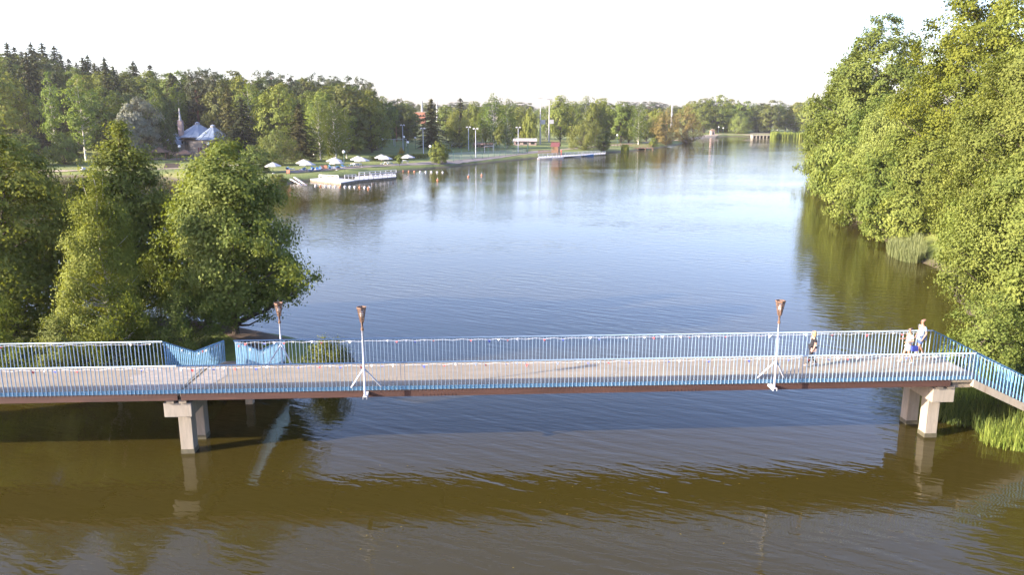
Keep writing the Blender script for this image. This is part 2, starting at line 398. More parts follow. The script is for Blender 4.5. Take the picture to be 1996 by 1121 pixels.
# ------------------------------------------------------------------ vegetation builders
def nrm(a): return a / np.maximum(np.linalg.norm(a, axis=1, keepdims=True), 1e-6)
def leaf_mesh(name, P, Nn, T, size, aspect, tint, m):
    """one folded rhombic leaf (or twig tip of leaves) for every point"""
    n = len(P); B = nrm(np.cross(Nn, T)); T = nrm(np.cross(B, Nn)); s = size[:, None]
    w = s * aspect
    v = np.empty((n, 4, 3), np.float32)
    v[:, 0] = P - T * s * 0.5
    v[:, 1] = P + B * w * 0.5 - T * s * 0.08 + Nn * w * 0.14
    v[:, 2] = P + T * s * 0.5 - Nn * s * 0.1
    v[:, 3] = P - B * w * 0.5 - T * s * 0.08 + Nn * w * 0.14
    me = bpy.data.meshes.new(name)
    me.vertices.add(n * 4); me.vertices.foreach_set('co', v.ravel())
    me.loops.add(n * 4); me.loops.foreach_set('vertex_index', np.arange(n * 4, dtype=np.int32))
    me.polygons.add(n); me.polygons.foreach_set('loop_start', np.arange(0, n * 4, 4, dtype=np.int32))
    me.update(calc_edges=True)
    at = me.attributes.new('tint', 'FLOAT', 'FACE'); at.data.foreach_set('value', tint.astype(np.float32))
    me.materials.append(m); return me

def broadleaf(seed, H, prof, cb, nclump, rc, per, leaf, aspect, lm, bark, flat=0.85, hang=0.0, trunk_r=None, lean=(0, 0), inner=0.4, limbs=1, lobes=5, lob=0.22, soft=0.30):
    """prof: [(t, radius)] over the crown's height; returns (trunk mesh, crown mesh)"""
    g = np.random.default_rng(seed)
    pt = np.array([p[0] for p in prof]); pr = np.array([p[1] for p in prof])
    tt = np.linspace(0, 1, 200); w = np.interp(tt, pt, pr) + 0.15 * pr.max(); cdf = np.cumsum(w) / w.sum()
    u = (np.arange(nclump) + g.random(nclump)) / nclump
    t = np.interp(u, cdf, tt); ang = np.arange(nclump) * 2.39996 + g.normal(0, 0.35, nclump)
    ph = g.random(6) * 6.28
    lobe = 1 + lob * np.sin(ang * 2 + ph[0] + 3 * t) + lob * 0.7 * np.sin(ang * lobes + ph[1] + 9 * t) + lob * 0.5 * np.sin(t * 24 + ph[2] + ang)
    rad = np.interp(t, pt, pr) * (inner + (1 - inner) * np.sqrt(g.random(nclump))) * lobe
    C = np.stack([rad * np.cos(ang) + lean[0] * t, rad * np.sin(ang) + lean[1] * t, cb + t * (H - cb) + g.normal(0, 0.35 * rc, nclump)], 1)
    C[:, 2] = np.minimum(C[:, 2], H - 0.25 * rc)
    crc = rc * (0.65 + 0.7 * g.random(nclump)) * np.where(t > 0.85, 0.7, 1.0)
    cnt = np.maximum(4, (per * (crc / rc) ** 2 * (0.7 + 0.6 * g.random(nclump))).astype(int))
    idx = np.repeat(np.arange(nclump), cnt); n = len(idx)
    D = nrm(g.normal(0, 1, (n, 3))); D[:, 2] = np.where(D[:, 2] < -0.65, -D[:, 2], D[:, 2])
    rr = np.minimum(np.abs(g.normal(0.62, soft, n)), 1.0 + 1.6 * soft) * crc[idx]
    P = C[idx] + D * rr[:, None] * np.array([1, 1, flat])
    if hang > 0:
        P[:, 2] -= g.random(n) ** 1.5 * hang * crc[idx] * 2
    out = P - np.array([0, 0, cb + 0.35 * (H - cb)]); out[:, 2] *= 0.5; out = nrm(out)
    Nn = nrm(D * 0.34 + out * 0.72 + np.array([0, 0, 0.16]) + g.normal(0, 0.33, (n, 3)))
    T = nrm(g.normal(0, 1, (n, 3)) + np.array([0, 0, -0.5 - 2.5 * min(1, hang)]) + out * 0.5)
    ct = g.random(nclump)
    tint = np.clip(0.15 + 0.45 * ct[idx] + 0.4 * g.random(n), 0, 1)
    keep = P[:, 2] > 0.15
    P, Nn, T, tint = P[keep], Nn[keep], T[keep], tint[keep]
    crown = leaf_mesh('crown', P, Nn, T, leaf * (0.6 + 0.7 * g.random(len(P))), aspect, tint, lm)
    mb = MB(); tr = trunk_r or H * 0.018
    top = cb + 0.8 * (H - cb); pts = []; rs = []
    wob = g.normal(0, 0.012 * H, (8, 2)); wob[0] = 0
    for k in range(8):
        q = k / 7; pts.append((lean[0] * max(0, (q * top - cb) / (H - cb)) + wob[k, 0] * q, lean[1] * max(0, (q * top - cb) / (H - cb)) + wob[k, 1] * q, q * top - (0.6 if k == 0 else 0)))
        rs.append(tr * (1.25 if k == 0 else 1.0) * (1 - 0.86 * q))
    mb.tube(pts, rs, 8)
    pa = np.array(pts)
    for k in range(0, nclump, max(1, nclump // 70)):
        c = C[k]; zz = max(0.25 * cb + 0.2, c[2] - 0.55 * math.hypot(c[0], c[1]) - 0.2)
        zz = min(zz, top * 0.98)
        b0 = np.array([np.interp(zz, pa[:, 2], pa[:, 0]), np.interp(zz, pa[:, 2], pa[:, 1]), zz])
        r0 = tr * (1 - 0.86 * zz / top) * 0.5
        mid = b0 * 0.5 + c * 0.5 + np.array([0, 0, -0.06 * H * 0.3]) + g.normal(0, 0.01 * H, 3)
        mb.tube([b0, mid, c], [r0, r0 * 0.6, max(0.012, r0 * 0.2)], 5, False)
    return mb.mesh('trunk', bark, True), crown

def spruce(seed, H, Rd, lm, bark, cb=0.05, nl=34, leaf=0.6, dens=1.0):
    g = np.random.default_rng(seed); P = []; T = []; mb = MB()
    mb.tube([(0, 0, -0.5), (0, 0, H * 0.5), (0, 0, H * 0.97)], [H * 0.017, H * 0.01, 0.03], 6)
    for i in range(nl):
        t = cb + (1 - cb) * (i + g.random() * 0.6) / nl; z = t * H
        nb = int(5 + 4 * (1 - t) + g.integers(0, 2))
        Lb = Rd * (1 - t) ** 0.62 * (0.75 + 0.5 * g.random()) + 0.25
        a0 = g.random() * 6.28
        for b in range(nb):
            a = a0 + 6.283 * b / nb + g.normal(0, 0.2); L = Lb * (0.65 + 0.5 * g.random())
            m = max(3, int(L * 4.5 * dens / max(leaf, .3)))
            s = (np.arange(m) + g.random(m)) / m
            r = s * L; dz = -0.30 * r - 0.10 * r * s + 0.12 * L * s ** 3 + 0.1 * L
            wid = g.normal(0, 0.13 * L * (1.05 - s) + 0.08)
            P.append(np.stack([r * math.cos(a) - wid * math.sin(a), r * math.sin(a) + wid * math.cos(a), z + dz - np.abs(g.normal(0, 0.12, m))], 1))
            T.append(np.stack([np.cos(a + g.normal(0, 0.6, m)), np.sin(a + g.normal(0, 0.6, m)), -0.5 - 0.4 * g.random(m)], 1))
    P = np.concatenate(P); T = nrm(np.concatenate(T)); n = len(P)
    top = np.stack([g.normal(0, 0.06, 14), g.normal(0, 0.06, 14), H * (0.93 + 0.075 * g.random(14))], 1)
    P = np.concatenate([P, top]); T = np.concatenate([T, np.tile([0, 0.15, 1.0], (14, 1))]); n = len(P)
    Nn = nrm(np.stack([g.normal(0, 0.5, n), g.normal(0, 0.5, n), np.ones(n)], 1) + nrm(P * [1, 1, 0]) * 0.5)
    crown = leaf_mesh('crown', P, Nn, T, leaf * (0.6 + 0.7 * g.random(n)), 0.42, g.random(n), lm)
    return mb.mesh('trunk', bark, True), crown

def put_tree(name, tm, label, loc, s=(1, 1), rz=0.0, group=None):
    e = thing(name, label, 'bush' if ('bush' in name or 'shrub' in name) else 'tree', loc, rz, group)
    e.scale = (s[0], s[0], s[1])
    link('trunk' if 'tree' in name else 'stem', tm[0], e); link('crown' if 'tree' in name else 'foliage', tm[1], e)
    return e

RD = [(0, 0.55), (0.18, 0.92), (0.4, 1.0), (0.65, 0.86), (0.85, 0.55), (1, 0.15)]       # round crown
CN = [(0, 0.75), (0.15, 1.0), (0.4, 0.85), (0.7, 0.5), (0.9, 0.22), (1, 0.06)]          # conical crown
OV = [(0, 0.35), (0.25, 0.85), (0.5, 1.0), (0.75, 0.75), (1, 0.15)]                     # oval crown
BU = [(0, 0.85), (0.3, 1.0), (0.6, 0.85), (0.85, 0.5), (1, 0.1)]                        # bush down to the ground
def pf(p, r): return [(t, q * r) for t, q in p]

# --- trees of the islet by the bridge
rngI = random.Random(5)
def near_tree(seed, name, label, x, y, ztop, rad, prof, cbf, ncl, rc, per, leaf, lm, bark='bark', aspect=0.75, **kw):
    z = hz(x, y); H = ztop - z
    k = 0.68 if y < 55 and x < 0 else 0.8 if y < 62 else 0.88
    leaf *= k; per = int(per * k ** -1.55)
    tm = broadleaf(seed, H, pf(prof, rad), cbf * H, ncl, rc, per, leaf, aspect, L_[lm], M[bark], **kw)
    return put_tree(name, tm, label, (x, y, z))
near_tree(11, 'linden_tree', 'wide dense linden with dark trunk at the foot of the side stairs', -16.0, 44.2, 12.5, 3.75,
          [(0, 0.75), (0.15, 1.0), (0.38, 0.98), (0.62, 0.78), (0.82, 0.5), (1, 0.15)], 0.13, 300, 0.85, 150, 0.24, 'maple2', flat=0.8, trunk_r=0.2, inner=0.3, lob=0.22, soft=0.36)
near_tree(12, 'birch_tree', 'slender pale green birch with white trunk close behind the bridge railing', -20.8, 39.6, 11.4, 2.4,
          [(0, 0.7), (0.2, 1.0), (0.45, 0.75), (0.75, 0.38), (1, 0.04)], 0.12, 190, 0.55, 140, 0.16, 'nearbirch', 'birchbark', 0.7, hang=0.5, trunk_r=0.1, inner=0.15, lob=0.2)
near_tree(13, 'maple_tree', 'tall conical maple rising behind the pale birch', -23.2, 47.5, 13.6, 3.5, [(0, 0.8), (0.15, 1.0), (0.4, 0.8), (0.7, 0.42), (0.9, 0.16), (1, 0.04)], 0.1, 200, 0.85, 130, 0.26, 'maple2', flat=0.75, trunk_r=0.16, inner=0.3, lob=0.22, soft=0.36)
near_tree(14, 'maple_tree', 'broad dark maple at the bridge end of the islet, left of the birch', -28.6, 44.0, 13.2, 4.3,
          [(0, 0.8), (0.2, 1.0), (0.5, 0.85), (0.75, 0.55), (1, 0.1)], 0.07, 240, 0.9, 140, 0.25, 'maple2', flat=0.85, trunk_r=0.18, inner=0.3, lob=0.15)
near_tree(15, 'maple_tree', 'small maple filling the gap between the birch and the linden', -18.9, 47.8, 11.0, 2.3, CN, 0.1, 120, 0.75, 110, 0.25, 'maple2', flat=0.85, inner=0.3)
near_tree(16, 'maple_tree', 'low dark maple behind the birch at the rear water edge', -25.6, 49.5, 10.2, 2.8, RD, 0.12, 110, 0.8, 110, 0.25, 'maple2', flat=0.85, inner=0.3)
near_tree(17, 'maple_tree', 'maple with dark lower branches farthest along the islet', -34.5, 47.0, 12.5, 4.2, RD, 0.1, 160, 0.95, 120, 0.27, 'maple2', flat=0.85, inner=0.3)
near_tree(18, 'alder_shrub', 'light green alder shrub touching the bridge railing under the birch', -22.3, 38.6, 4.6, 1.9, BU, 0.06, 80, 0.5, 110, 0.14, 'alder', flat=0.85, trunk_r=0.05, inner=0.3)
near_tree(19, 'alder_shrub', 'dark alder shrub beside the side stairs of the bridge', -17.6, 40.6, 5.4, 1.9, BU, 0.06, 80, 0.5, 110, 0.14, 'alder', flat=0.85, trunk_r=0.05, inner=0.3)
near_tree(20, 'alder_shrub', 'leafy shrub pressed against the railing at the dark maple', -27.0, 38.9, 5.2, 2.3, BU, 0.06, 90, 0.55, 110, 0.15, 'alder', flat=0.85, trunk_r=0.05, inner=0.3)
near_tree(21, 'alder_shrub', 'low round shrub on the water edge behind the far lamp post', -9.9, 40.4, 2.4, 1.0, BU, 0.06, 44, 0.42, 100, 0.13, 'maple2', flat=0.85, trunk_r=0.04, inner=0.3)
near_tree(23, 'alder_shrub', 'bushy shrub between the dark maple and the railing end', -32.4, 39.6, 5.6, 2.5, BU, 0.06, 90, 0.55, 110, 0.16, 'maple2', flat=0.85, trunk_r=0.05, inner=0.3)

# --- wooded right bank: crowns lean over the water towards the light
near_tree(31, 'alder_tree', 'leafy alder spreading over the stairs at the bridge end', 32.6, 47.5, 13.0, 5.4, BU, 0.04, 420, 0.8, 150, 0.2, 'maple2', flat=0.85, trunk_r=0.18, inner=0.45, lob=0.14)
near_tree(32, 'maple_tree', 'maple with layered branches behind the alder at the bridge end', 40.5, 59.0, 21.5, 7.4, OV, 0.06, 480, 1.0, 140, 0.24, 'maple2', flat=0.82, trunk_r=0.25, inner=0.45, lob=0.14)
near_tree(33, 'alder_tree', 'rounded alder overhanging the water behind the reed patch', 47.0, 76.0, 17.0, 6.8, BU, 0.03, 380, 1.0, 120, 0.27, 'alder', flat=0.82, trunk_r=0.2, inner=0.45, lob=0.14)
near_tree(34, 'maple_tree', 'very tall maple towering over the right bank', 56.0, 95.0, 33.5, 9.6, [(0, 0.6), (0.3, 1.0), (0.6, 0.9), (0.85, 0.6), (1, 0.2)], 0.1, 480, 1.4, 120, 0.34, 'maple', flat=0.82, trunk_r=0.35, inner=0.45, lob=0.16)
near_tree(35, 'willow_tree', 'pale weeping willow on the wooded right bank', 55.0, 114.0, 17.5, 6.6, RD, 0.04, 260, 1.2, 150, 0.33, 'willow', flat=0.8, hang=0.7, aspect=0.5, trunk_r=0.25, inner=0.4)
near_tree(36, 'linden_tree', 'tall open linden with branches reaching over the lake', 67.5, 150.0, 31.5, 9.6, [(0, 0.75), (0.2, 1.0), (0.5, 0.9), (0.75, 0.7), (1, 0.3)], 0.06, 380, 1.6, 110, 0.48, 'maple2', flat=0.82, trunk_r=0.3, inner=0.4, lob=0.2)
near_tree(37, 'alder_tree', 'round alder leaning out where the right bank bends away', 70.5, 167.0, 26.0, 9.0, BU, 0.03, 330, 1.6, 110, 0.52, 'maple2', flat=0.82, trunk_r=0.25, inner=0.4)
near_tree(38, 'alder_tree', 'low alder trailing its leaves in the water below the tall maple', 51.0, 101.0, 12.5, 5.4, BU, 0.03, 200, 1.1, 110, 0.33, 'alder', flat=0.82, inner=0.4)
near_tree(39, 'alder_tree', 'small alder between the weeping willow and the tall linden', 59.5, 130.0, 17.0, 6.4, BU, 0.03, 200, 1.3, 100, 0.42, 'alder', flat=0.82, inner=0.4)
near_tree(40, 'maple_tree', 'high maple behind the alder at the bridge end', 51.0, 70.0, 31.0, 9.0, OV, 0.08, 380, 1.35, 100, 0.33, 'maple2', flat=0.82, trunk_r=0.3, inner=0.45, lob=0.14)
near_tree(41, 'alder_tree', 'dense alder filling the bank between the reeds and the stairs', 42.5, 66.5, 13.5, 4.8, BU, 0.03, 280, 0.9, 120, 0.24, 'alder', flat=0.82, inner=0.45)
near_tree(42, 'birch_tree', 'birch with fine drooping twigs behind the weeping willow', 63.0, 112.0, 28.5, 5.6, OV, 0.12, 220, 1.2, 120, 0.36, 'birch', 'birchbark', 0.6, hang=0.5, trunk_r=0.2, inner=0.3)
near_tree(43, 'linden_tree', 'broad linden deep in the wood behind the high maple', 63.0, 84.0, 34.0, 9.0, OV, 0.1, 240, 1.7, 90, 0.46, 'maple', flat=0.82, inner=0.4)
near_tree(44, 'alder_shrub', 'shrub with yellowish leaves beside the bridge end stairs', 25.6, 40.6, 4.8, 2.1, BU, 0.05, 90, 0.55, 120, 0.15, 'maple2', flat=0.82, trunk_r=0.05, inner=0.3)
near_tree(45, 'alder_tree', 'leafy alder on the slope below the end of the stairs', 34.5, 35.0, 10.0, 4.6, BU, 0.04, 130, 0.95, 90, 0.28, 'maple2', flat=0.82, inner=0.35)
near_tree(46, 'maple_tree', 'maple standing uphill of the bridge stairs', 38.5, 46.5, 20.0, 6.6, OV, 0.06, 220, 1.15, 90, 0.32, 'maple2', flat=0.82, inner=0.45)
near_tree(47, 'alder_tree', 'alder with drooping lower boughs between reeds and willow', 47.5, 90.0, 12.0, 5.0, BU, 0.03, 190, 1.0, 120, 0.3, 'alder', flat=0.82, inner=0.4)
SHO = [broadleaf(60 + s, 8, pf(BU, 4.2), 0.2, 110, 1.0, 90, 0.34, 0.75, L_['alder' if s else 'maple2'], M['bark'], flat=0.85, inner=0.4, trunk_r=0.1) for s in (0, 1)]
for i, (x, y, s) in enumerate(((43.4, 86.5, .75), (44.0, 92, .8), (46.6, 102, .85), (36.4, 56.5, .75), (42.5, 70, .7), (45.0, 96, .95), (48.6, 108, 1.05), (52.2, 121, 1.1), (55.6, 134, 1.15), (60.2, 143, 1.2), (63.0, 153, 1.25), (66.5, 163, 1.3), (72, 176, 1.5), (79, 189, 1.6), (29.6, 43.2, .6), (87, 203, 1.8), (97, 222, 2.0), (108, 243, 2.2))):
    put_tree('alder_shrub', SHO[i % 2], 'alder shrub hanging over the waterline ' + ('by the stairs at the bridge end' if y < 60 else 'beside the pale reed bed' if y < 93 else 'below the very tall maple' if y < 110 else 'below the weeping willow' if y < 128 else 'below the tall open linden' if y < 160 else 'around the bend of the right bank'), (x, y, hz(x, y) - .3), (s, s * (1 + .1 * (i % 3))), i * 1.7, 'waterline shrubs of the right bank')

for x, y, s, lab in ((29.5, 31.0, .55, 'low alder shrub on the lawn below the foot of the ramp'), (32.5, 26.0, .8, 'larger alder shrub on the lawn away from the ramp'), (27.8, 24.5, .5, 'small alder shrub close to the near right shore')):
    put_tree('alder_shrub', SHO[0], lab, (x, y, hz(x, y) - .2), (s, s), x, None)

# --- protos for the far shores
PROTO = {}
def P_(key, tm): PROTO.setdefault(key, []).append(tm)
for s in (1, 2, 3): P_('linden', broadleaf(100 + s, 20, pf(RD, 6), 2.4, 95, 1.9, 70, 0.6, 0.8, L_['far'], M['bark'], flat=0.9, soft=0.18, inner=0.4))
for s in (1, 2): P_('aspen', broadleaf(110 + s, 22, pf(OV, 3.6), 3.5, 70, 1.5, 50, 0.5, 0.8, L_['birch'], M['birchbark'], flat=0.9, soft=0.18, inner=0.3, trunk_r=0.22))
for s in (1, 2): P_('birch', broadleaf(120 + s, 20, pf(OV, 4.6), 2.0, 80, 1.5, 60, 0.55, 0.5, L_['birch'], M['birchbark'], flat=0.9, hang=0.9, soft=0.18, inner=0.3, trunk_r=0.22))
for s in (1, 2, 3): P_('spruce', spruce(130 + s, 24, 5.4, L_['spruce'], M['bark'], nl=34, leaf=0.95, dens=1.3))
P_('brownspruce', spruce(141, 22, 4.6, L_['brownspruce'], M['bark'], nl=34, leaf=0.95, dens=1.3))
for s in (1, 2, 3): P_('pine', broadleaf(150 + s, 23, pf([(0, 0.55), (0.3, 0.9), (0.6, 1), (0.85, 0.75), (1, 0.3)], 3.6), 10.0, 46, 1.4, 95, 0.5, 0.5, L_['pine'], M['pinebark'], flat=0.82, soft=0.18, inner=0.25, lob=0.3, trunk_r=0.26))
P_('silver', broadleaf(160, 16, pf(RD, 6.2), 0.8, 110, 1.8, 110, 0.6, 0.6, L_['silver'], M['bark'], flat=0.8, soft=0.18, inner=0.45))
for s in (1, 2): P_('willow', broadleaf(165 + s, 15, pf(RD, 6.6), 0.9, 90, 1.7, 75, 0.5, 0.5, L_['willow'], M['bark'], flat=0.8, hang=0.7, soft=0.18, inner=0.4))
P_('ochre', broadleaf(170, 17, pf(RD, 8.2), 0.6, 100, 2.0, 60, 0.55, 0.6, L_['ochre'], M['bark'], flat=0.8, soft=0.18, inner=0.35))
for s in (1, 2): P_('bush', broadleaf(180 + s, 8, pf(BU, 4.2), 0.2, 60, 1.3, 60, 0.5, 0.8, L_['far'], M['bark'], flat=0.9, soft=0.18, inner=0.4, trunk_r=0.12))
for s in (1, 2): P_('dark', broadleaf(190 + s * 20, 21, pf(RD, 6.3), 0.8, 100, 1.9, 70, 0.62, 0.8, L_['dark'], M['bark'], flat=0.82, soft=0.18, inner=0.4))
P_('sapling', broadleaf(195, 7, pf(OV, 1.7), 2.0, 40, 0.7, 45, 0.33, 0.8, L_['willow'], M['bark'], flat=0.8, soft=0.18, inner=0.2, trunk_r=0.08))
P_('yellow', broadleaf(196, 4, pf(BU, 1.9), 0.2, 30, 0.7, 45, 0.33, 0.8, L_['yellow'], M['bark'], flat=0.8, soft=0.18, inner=0.3, trunk_r=0.06))
NOMW = dict(linden=13.2, aspen=8.2, birch=10.4, spruce=8.2, brownspruce=8.6, pine=8.2, silver=14.5, willow=14.5, ochre=18, bush=9.4, dark=14, sapling=4.2, yellow=4.6)
NOMH = dict(linden=20, aspen=22, birch=20, spruce=24, brownspruce=22, pine=23, silver=16, willow=15, ochre=17, bush=8, dark=21, sapling=7, yellow=4)
KIND = dict(linden='linden_tree', aspen='aspen_tree', birch='birch_tree', spruce='spruce_tree', brownspruce='spruce_tree', pine='pine_tree', silver='willow_tree', willow='willow_tree', ochre='willow_tree', bush='round_bush', dark='broadleaf_tree', sapling='young_tree', yellow='yellow_bush')
rngT = random.Random(77)
def far_tree(kind, px, pb, ptop, wpx, label, group=None, Y=None):
    """a tree standing where the ground is seen at (px, pb), as tall and wide as it shows there"""
    if Y is None: p = gp(px, pb)
    else:
        x = x_at(px, pb, Y); p = Vector((x, Y, hz(x, Y)))
    H = z_at(px, ptop, p.y) - p.z; W = wpx / 1540.0 * p.y * 1.02
    tm = rngT.choice(PROTO[kind])
    return put_tree(KIND[kind], tm, label, (p.x, p.y, p.z - 0.05), (W / NOMW[kind], H / NOMH[kind]), rngT.random() * 6.28, group)

# left wood edge, behind the meadow
far_tree('linden', 15, 322, 132, 120, 'bright broadleaf tree at the very edge of the meadow wood')
far_tree('spruce', 76, 305, 100, 56, 'tall dark spruce beside the slim aspen at the meadow')
far_tree('brownspruce', 62, 309, 150, 46, 'brownish spruce in front of the tall dark spruce')
far_tree('aspen', 112, 312, 142, 44, 'slim pale aspen standing alone before the wood')
far_tree('aspen', 168, 312, 147, 66, 'pale aspen with white trunk behind the round meadow bush')
far_tree('brownspruce', 140, 310, 196, 44, 'short brownish spruce between the two pale aspens')
far_tree('bush', 127, 320, 258, 62, 'round green bush at the meadow below the aspens')
far_tree('bush', 45, 325, 262, 90, 'dark bush at the meadow edge under the broadleaf tree')
far_tree('silver', 279, 312, 190, 82, 'silver grey willow beside the stone pavilion')
far_tree('dark', 327, 309, 203, 46, 'narrow dark tree between silver willow and pavilion')
far_tree('linden', 215, 306, 172, 90, 'shaded linden between the aspen and the silver willow')
far_tree('willow', 436, 308, 250, 46, 'small round tree hiding the pavilion door side')
far_tree('spruce', 476, 302, 188, 62, 'dark spruce just beyond the pavilion')
far_tree('brownspruce', 452, 298, 165, 56, 'brown tinged spruce behind the pavilion roofs')
far_tree('birch', 494, 296, 160, 92, 'broad pale birch above the dark spruce by the pavilion')
far_tree('linden', 548, 300, 170, 86, 'green linden behind the leaning willow at the beach')
far_tree('willow', 540, 322, 248, 92, 'bushy willow at the pavilion end of the beach')
far_tree('bush', 500, 336, 285, 70, 'low bush beside the lake at the pavilion end of the beach')
far_tree('brownspruce', 588, 314, 202, 70, 'tall bushy larch behind the first pair of parasols')
far_tree('birch', 625, 312, 188, 56, 'golden tinged birch behind the beach parasols')
far_tree('birch', 655, 310, 195, 76, 'widest golden birch of the beach group')
far_tree('aspen', 676, 308, 210, 44, 'slim birch at the court end of the golden group')
far_tree('aspen', 612, 308, 200, 40, 'slim birch in the middle of the golden group')
far_tree('sapling', 669, 314, 280, 24, 'yellow green sapling beside a path lamp under the birches')
far_tree('sapling', 702, 309, 266, 30, 'young tree standing free between beach and birches')
far_tree('birch', 735, 290, 203, 58, 'free standing birch with white trunk at the football goals')
far_tree('yellow', 783, 300, 288, 14, 'small yellow bush behind the last parasol')
far_tree('bush', 857, 326, 277, 38, 'compact conical bush alone on the lake shore')
far_tree('sapling', 779, 334, 300, 16, 'thin sapling at the bathing pontoon')
far_tree('bush', 540, 364, 340, 50, 'dark water edge bush beside the bathing beach')
far_tree('brownspruce', 842, 290, 192, 62, 'solitary spruce with drooping boughs at the playing field')
far_tree('willow', 896, 288, 208, 66, 'grey green willow next to the solitary spruce')
far_tree('spruce', 898, 272, 190, 40, 'dark spruce tip above the grey green willow', Y=370)
far_tree('birch', 962, 288, 178, 62, 'tallest birch of the playing field, left half of the pair')
far_tree('birch', 988, 288, 190, 50, 'darker birch of the pair at the playing field')
far_tree('sapling', 946, 290, 244, 16, 'thin young tree at the court fence')
far_tree('sapling', 973, 293, 243, 24, 'bright young tree inside the court fence')
far_tree('bush', 1033, 281, 212, 34, 'rounded tree behind the white roofed hall')
far_tree('willow', 1138, 292, 229, 70, 'leaning willow with crooked trunk at the boat dock')
far_tree('dark', 1176, 294, 250, 34, 'dark drooping shrub tree at the end of the boat dock')
far_tree('birch', 1244, 282, 200, 36, 'upright poplar behind the small timber jetty')
far_tree('bush', 1273, 287, 268, 18, 'little bush at the timber jetty')
far_tree('ochre', 1298, 282, 212, 56, 'ochre tinted willow at the lake, first of two')
far_tree('ochre', 1338, 280, 208, 56, 'ochre tinted willow at the lake, second of two')
far_tree('linden', 1092, 276, 184, 46, 'tree with round head above the tall masts')
far_tree('birch', 1140, 276, 184, 54, 'tall birch behind the leaning willow')
far_tree('linden', 1170, 278, 190, 44, 'dense tree behind the dark drooping shrub tree')
far_tree('aspen', 1178, 276, 192, 36, 'slim poplar rising over the dark shrub tree')
far_tree('linden', 1210, 279, 196, 50, 'broad park tree beside the upright poplar')
# park trees behind
G1 = 'park trees on the far shore behind the playing fields'
for px, pt, w, k in [(770, 222, 40, 'dark'), (790, 200, 50, 'linden'), (806, 214, 44, 'dark'), (870, 203, 44, 'linden'), (925, 196, 44, 'linden'), (940, 206, 36, 'birch'), (1015, 207, 40, 'linden'), (1030, 222, 36, 'bush'),
                      (1065, 208, 40, 'birch'), (1115, 206, 44, 'linden'), (1155, 200, 40, 'linden'), (1225, 204, 40, 'linden'), (1192, 205, 40, 'dark'), (1260, 214, 40, 'linden'), (1282, 210, 44, 'linden'), (1000, 210, 40, 'aspen')]:
    far_tree(k, px, 270, pt, w, {'dark': 'dark', 'linden': 'round green', 'birch': 'pale', 'bush': 'low rounded', 'aspen': 'slim pale'}[k] + ' park tree ' + ('behind the solitary spruce' if px < 880 else 'behind the pink building and birch pair' if px < 1010 else 'around the two tall masts' if px < 1100 else 'behind the leaning willow' if px < 1200 else 'behind the upright poplar'), G1, Y=rngT.uniform(360, 430))
G2 = 'tree belt along the far end of the lake'
for px, pt, w, k in [(1372, 190, 54, 'linden'), (1398, 186, 60, 'linden'), (1425, 194, 50, 'linden'), (1410, 216, 40, 'bush'), (1450, 198, 64, 'linden'), (1478, 200, 54, 'dark'), (1500, 196, 54, 'dark'), (1515, 195, 40, 'aspen'),
                      (1530, 204, 50, 'aspen'), (1552, 200, 54, 'linden'), (1575, 192, 50, 'linden'), (1600, 196, 60, 'linden'), (1440, 216, 50, 'willow'), (1548, 218, 46, 'birch'), (1350, 196, 56, 'linden')]:
    far_tree(k, px, 262, pt, w, {'dark': 'dark', 'linden': 'broad green', 'birch': 'pale', 'bush': 'low rounded', 'aspen': 'upright', 'willow': 'grey green'}[k] + ' tree on the far shore ' + ('behind the ochre willows' if px < 1385 else 'behind the kiosk' if px < 1430 else 'between kiosk and sluice bridge' if px < 1470 else 'right behind the sluice bridge' if px < 1512 else 'behind the broad reed bed'), G2, Y=rngT.uniform(585, 625))
G3 = 'far woods on the skyline'
for i in range(46):
    px = 770 + i * 19 + rngT.uniform(-8, 8)
    far_tree(rngT.choice(['linden', 'linden', 'dark', 'pine']), px, 240, rngT.uniform(193, 212), rngT.uniform(34, 54), 'distant skyline tree ' + ('near the factory chimney' if px < 890 else 'beyond the birch pair' if px < 1020 else 'beyond the tall masts' if px < 1110 else 'near the thin radio mast' if px < 1270 else 'near the white pointed spire' if px < 1345 else 'beyond the kiosk' if px < 1440 else 'beyond the sluice bridge'), G3, Y=rngT.uniform(760, 980))
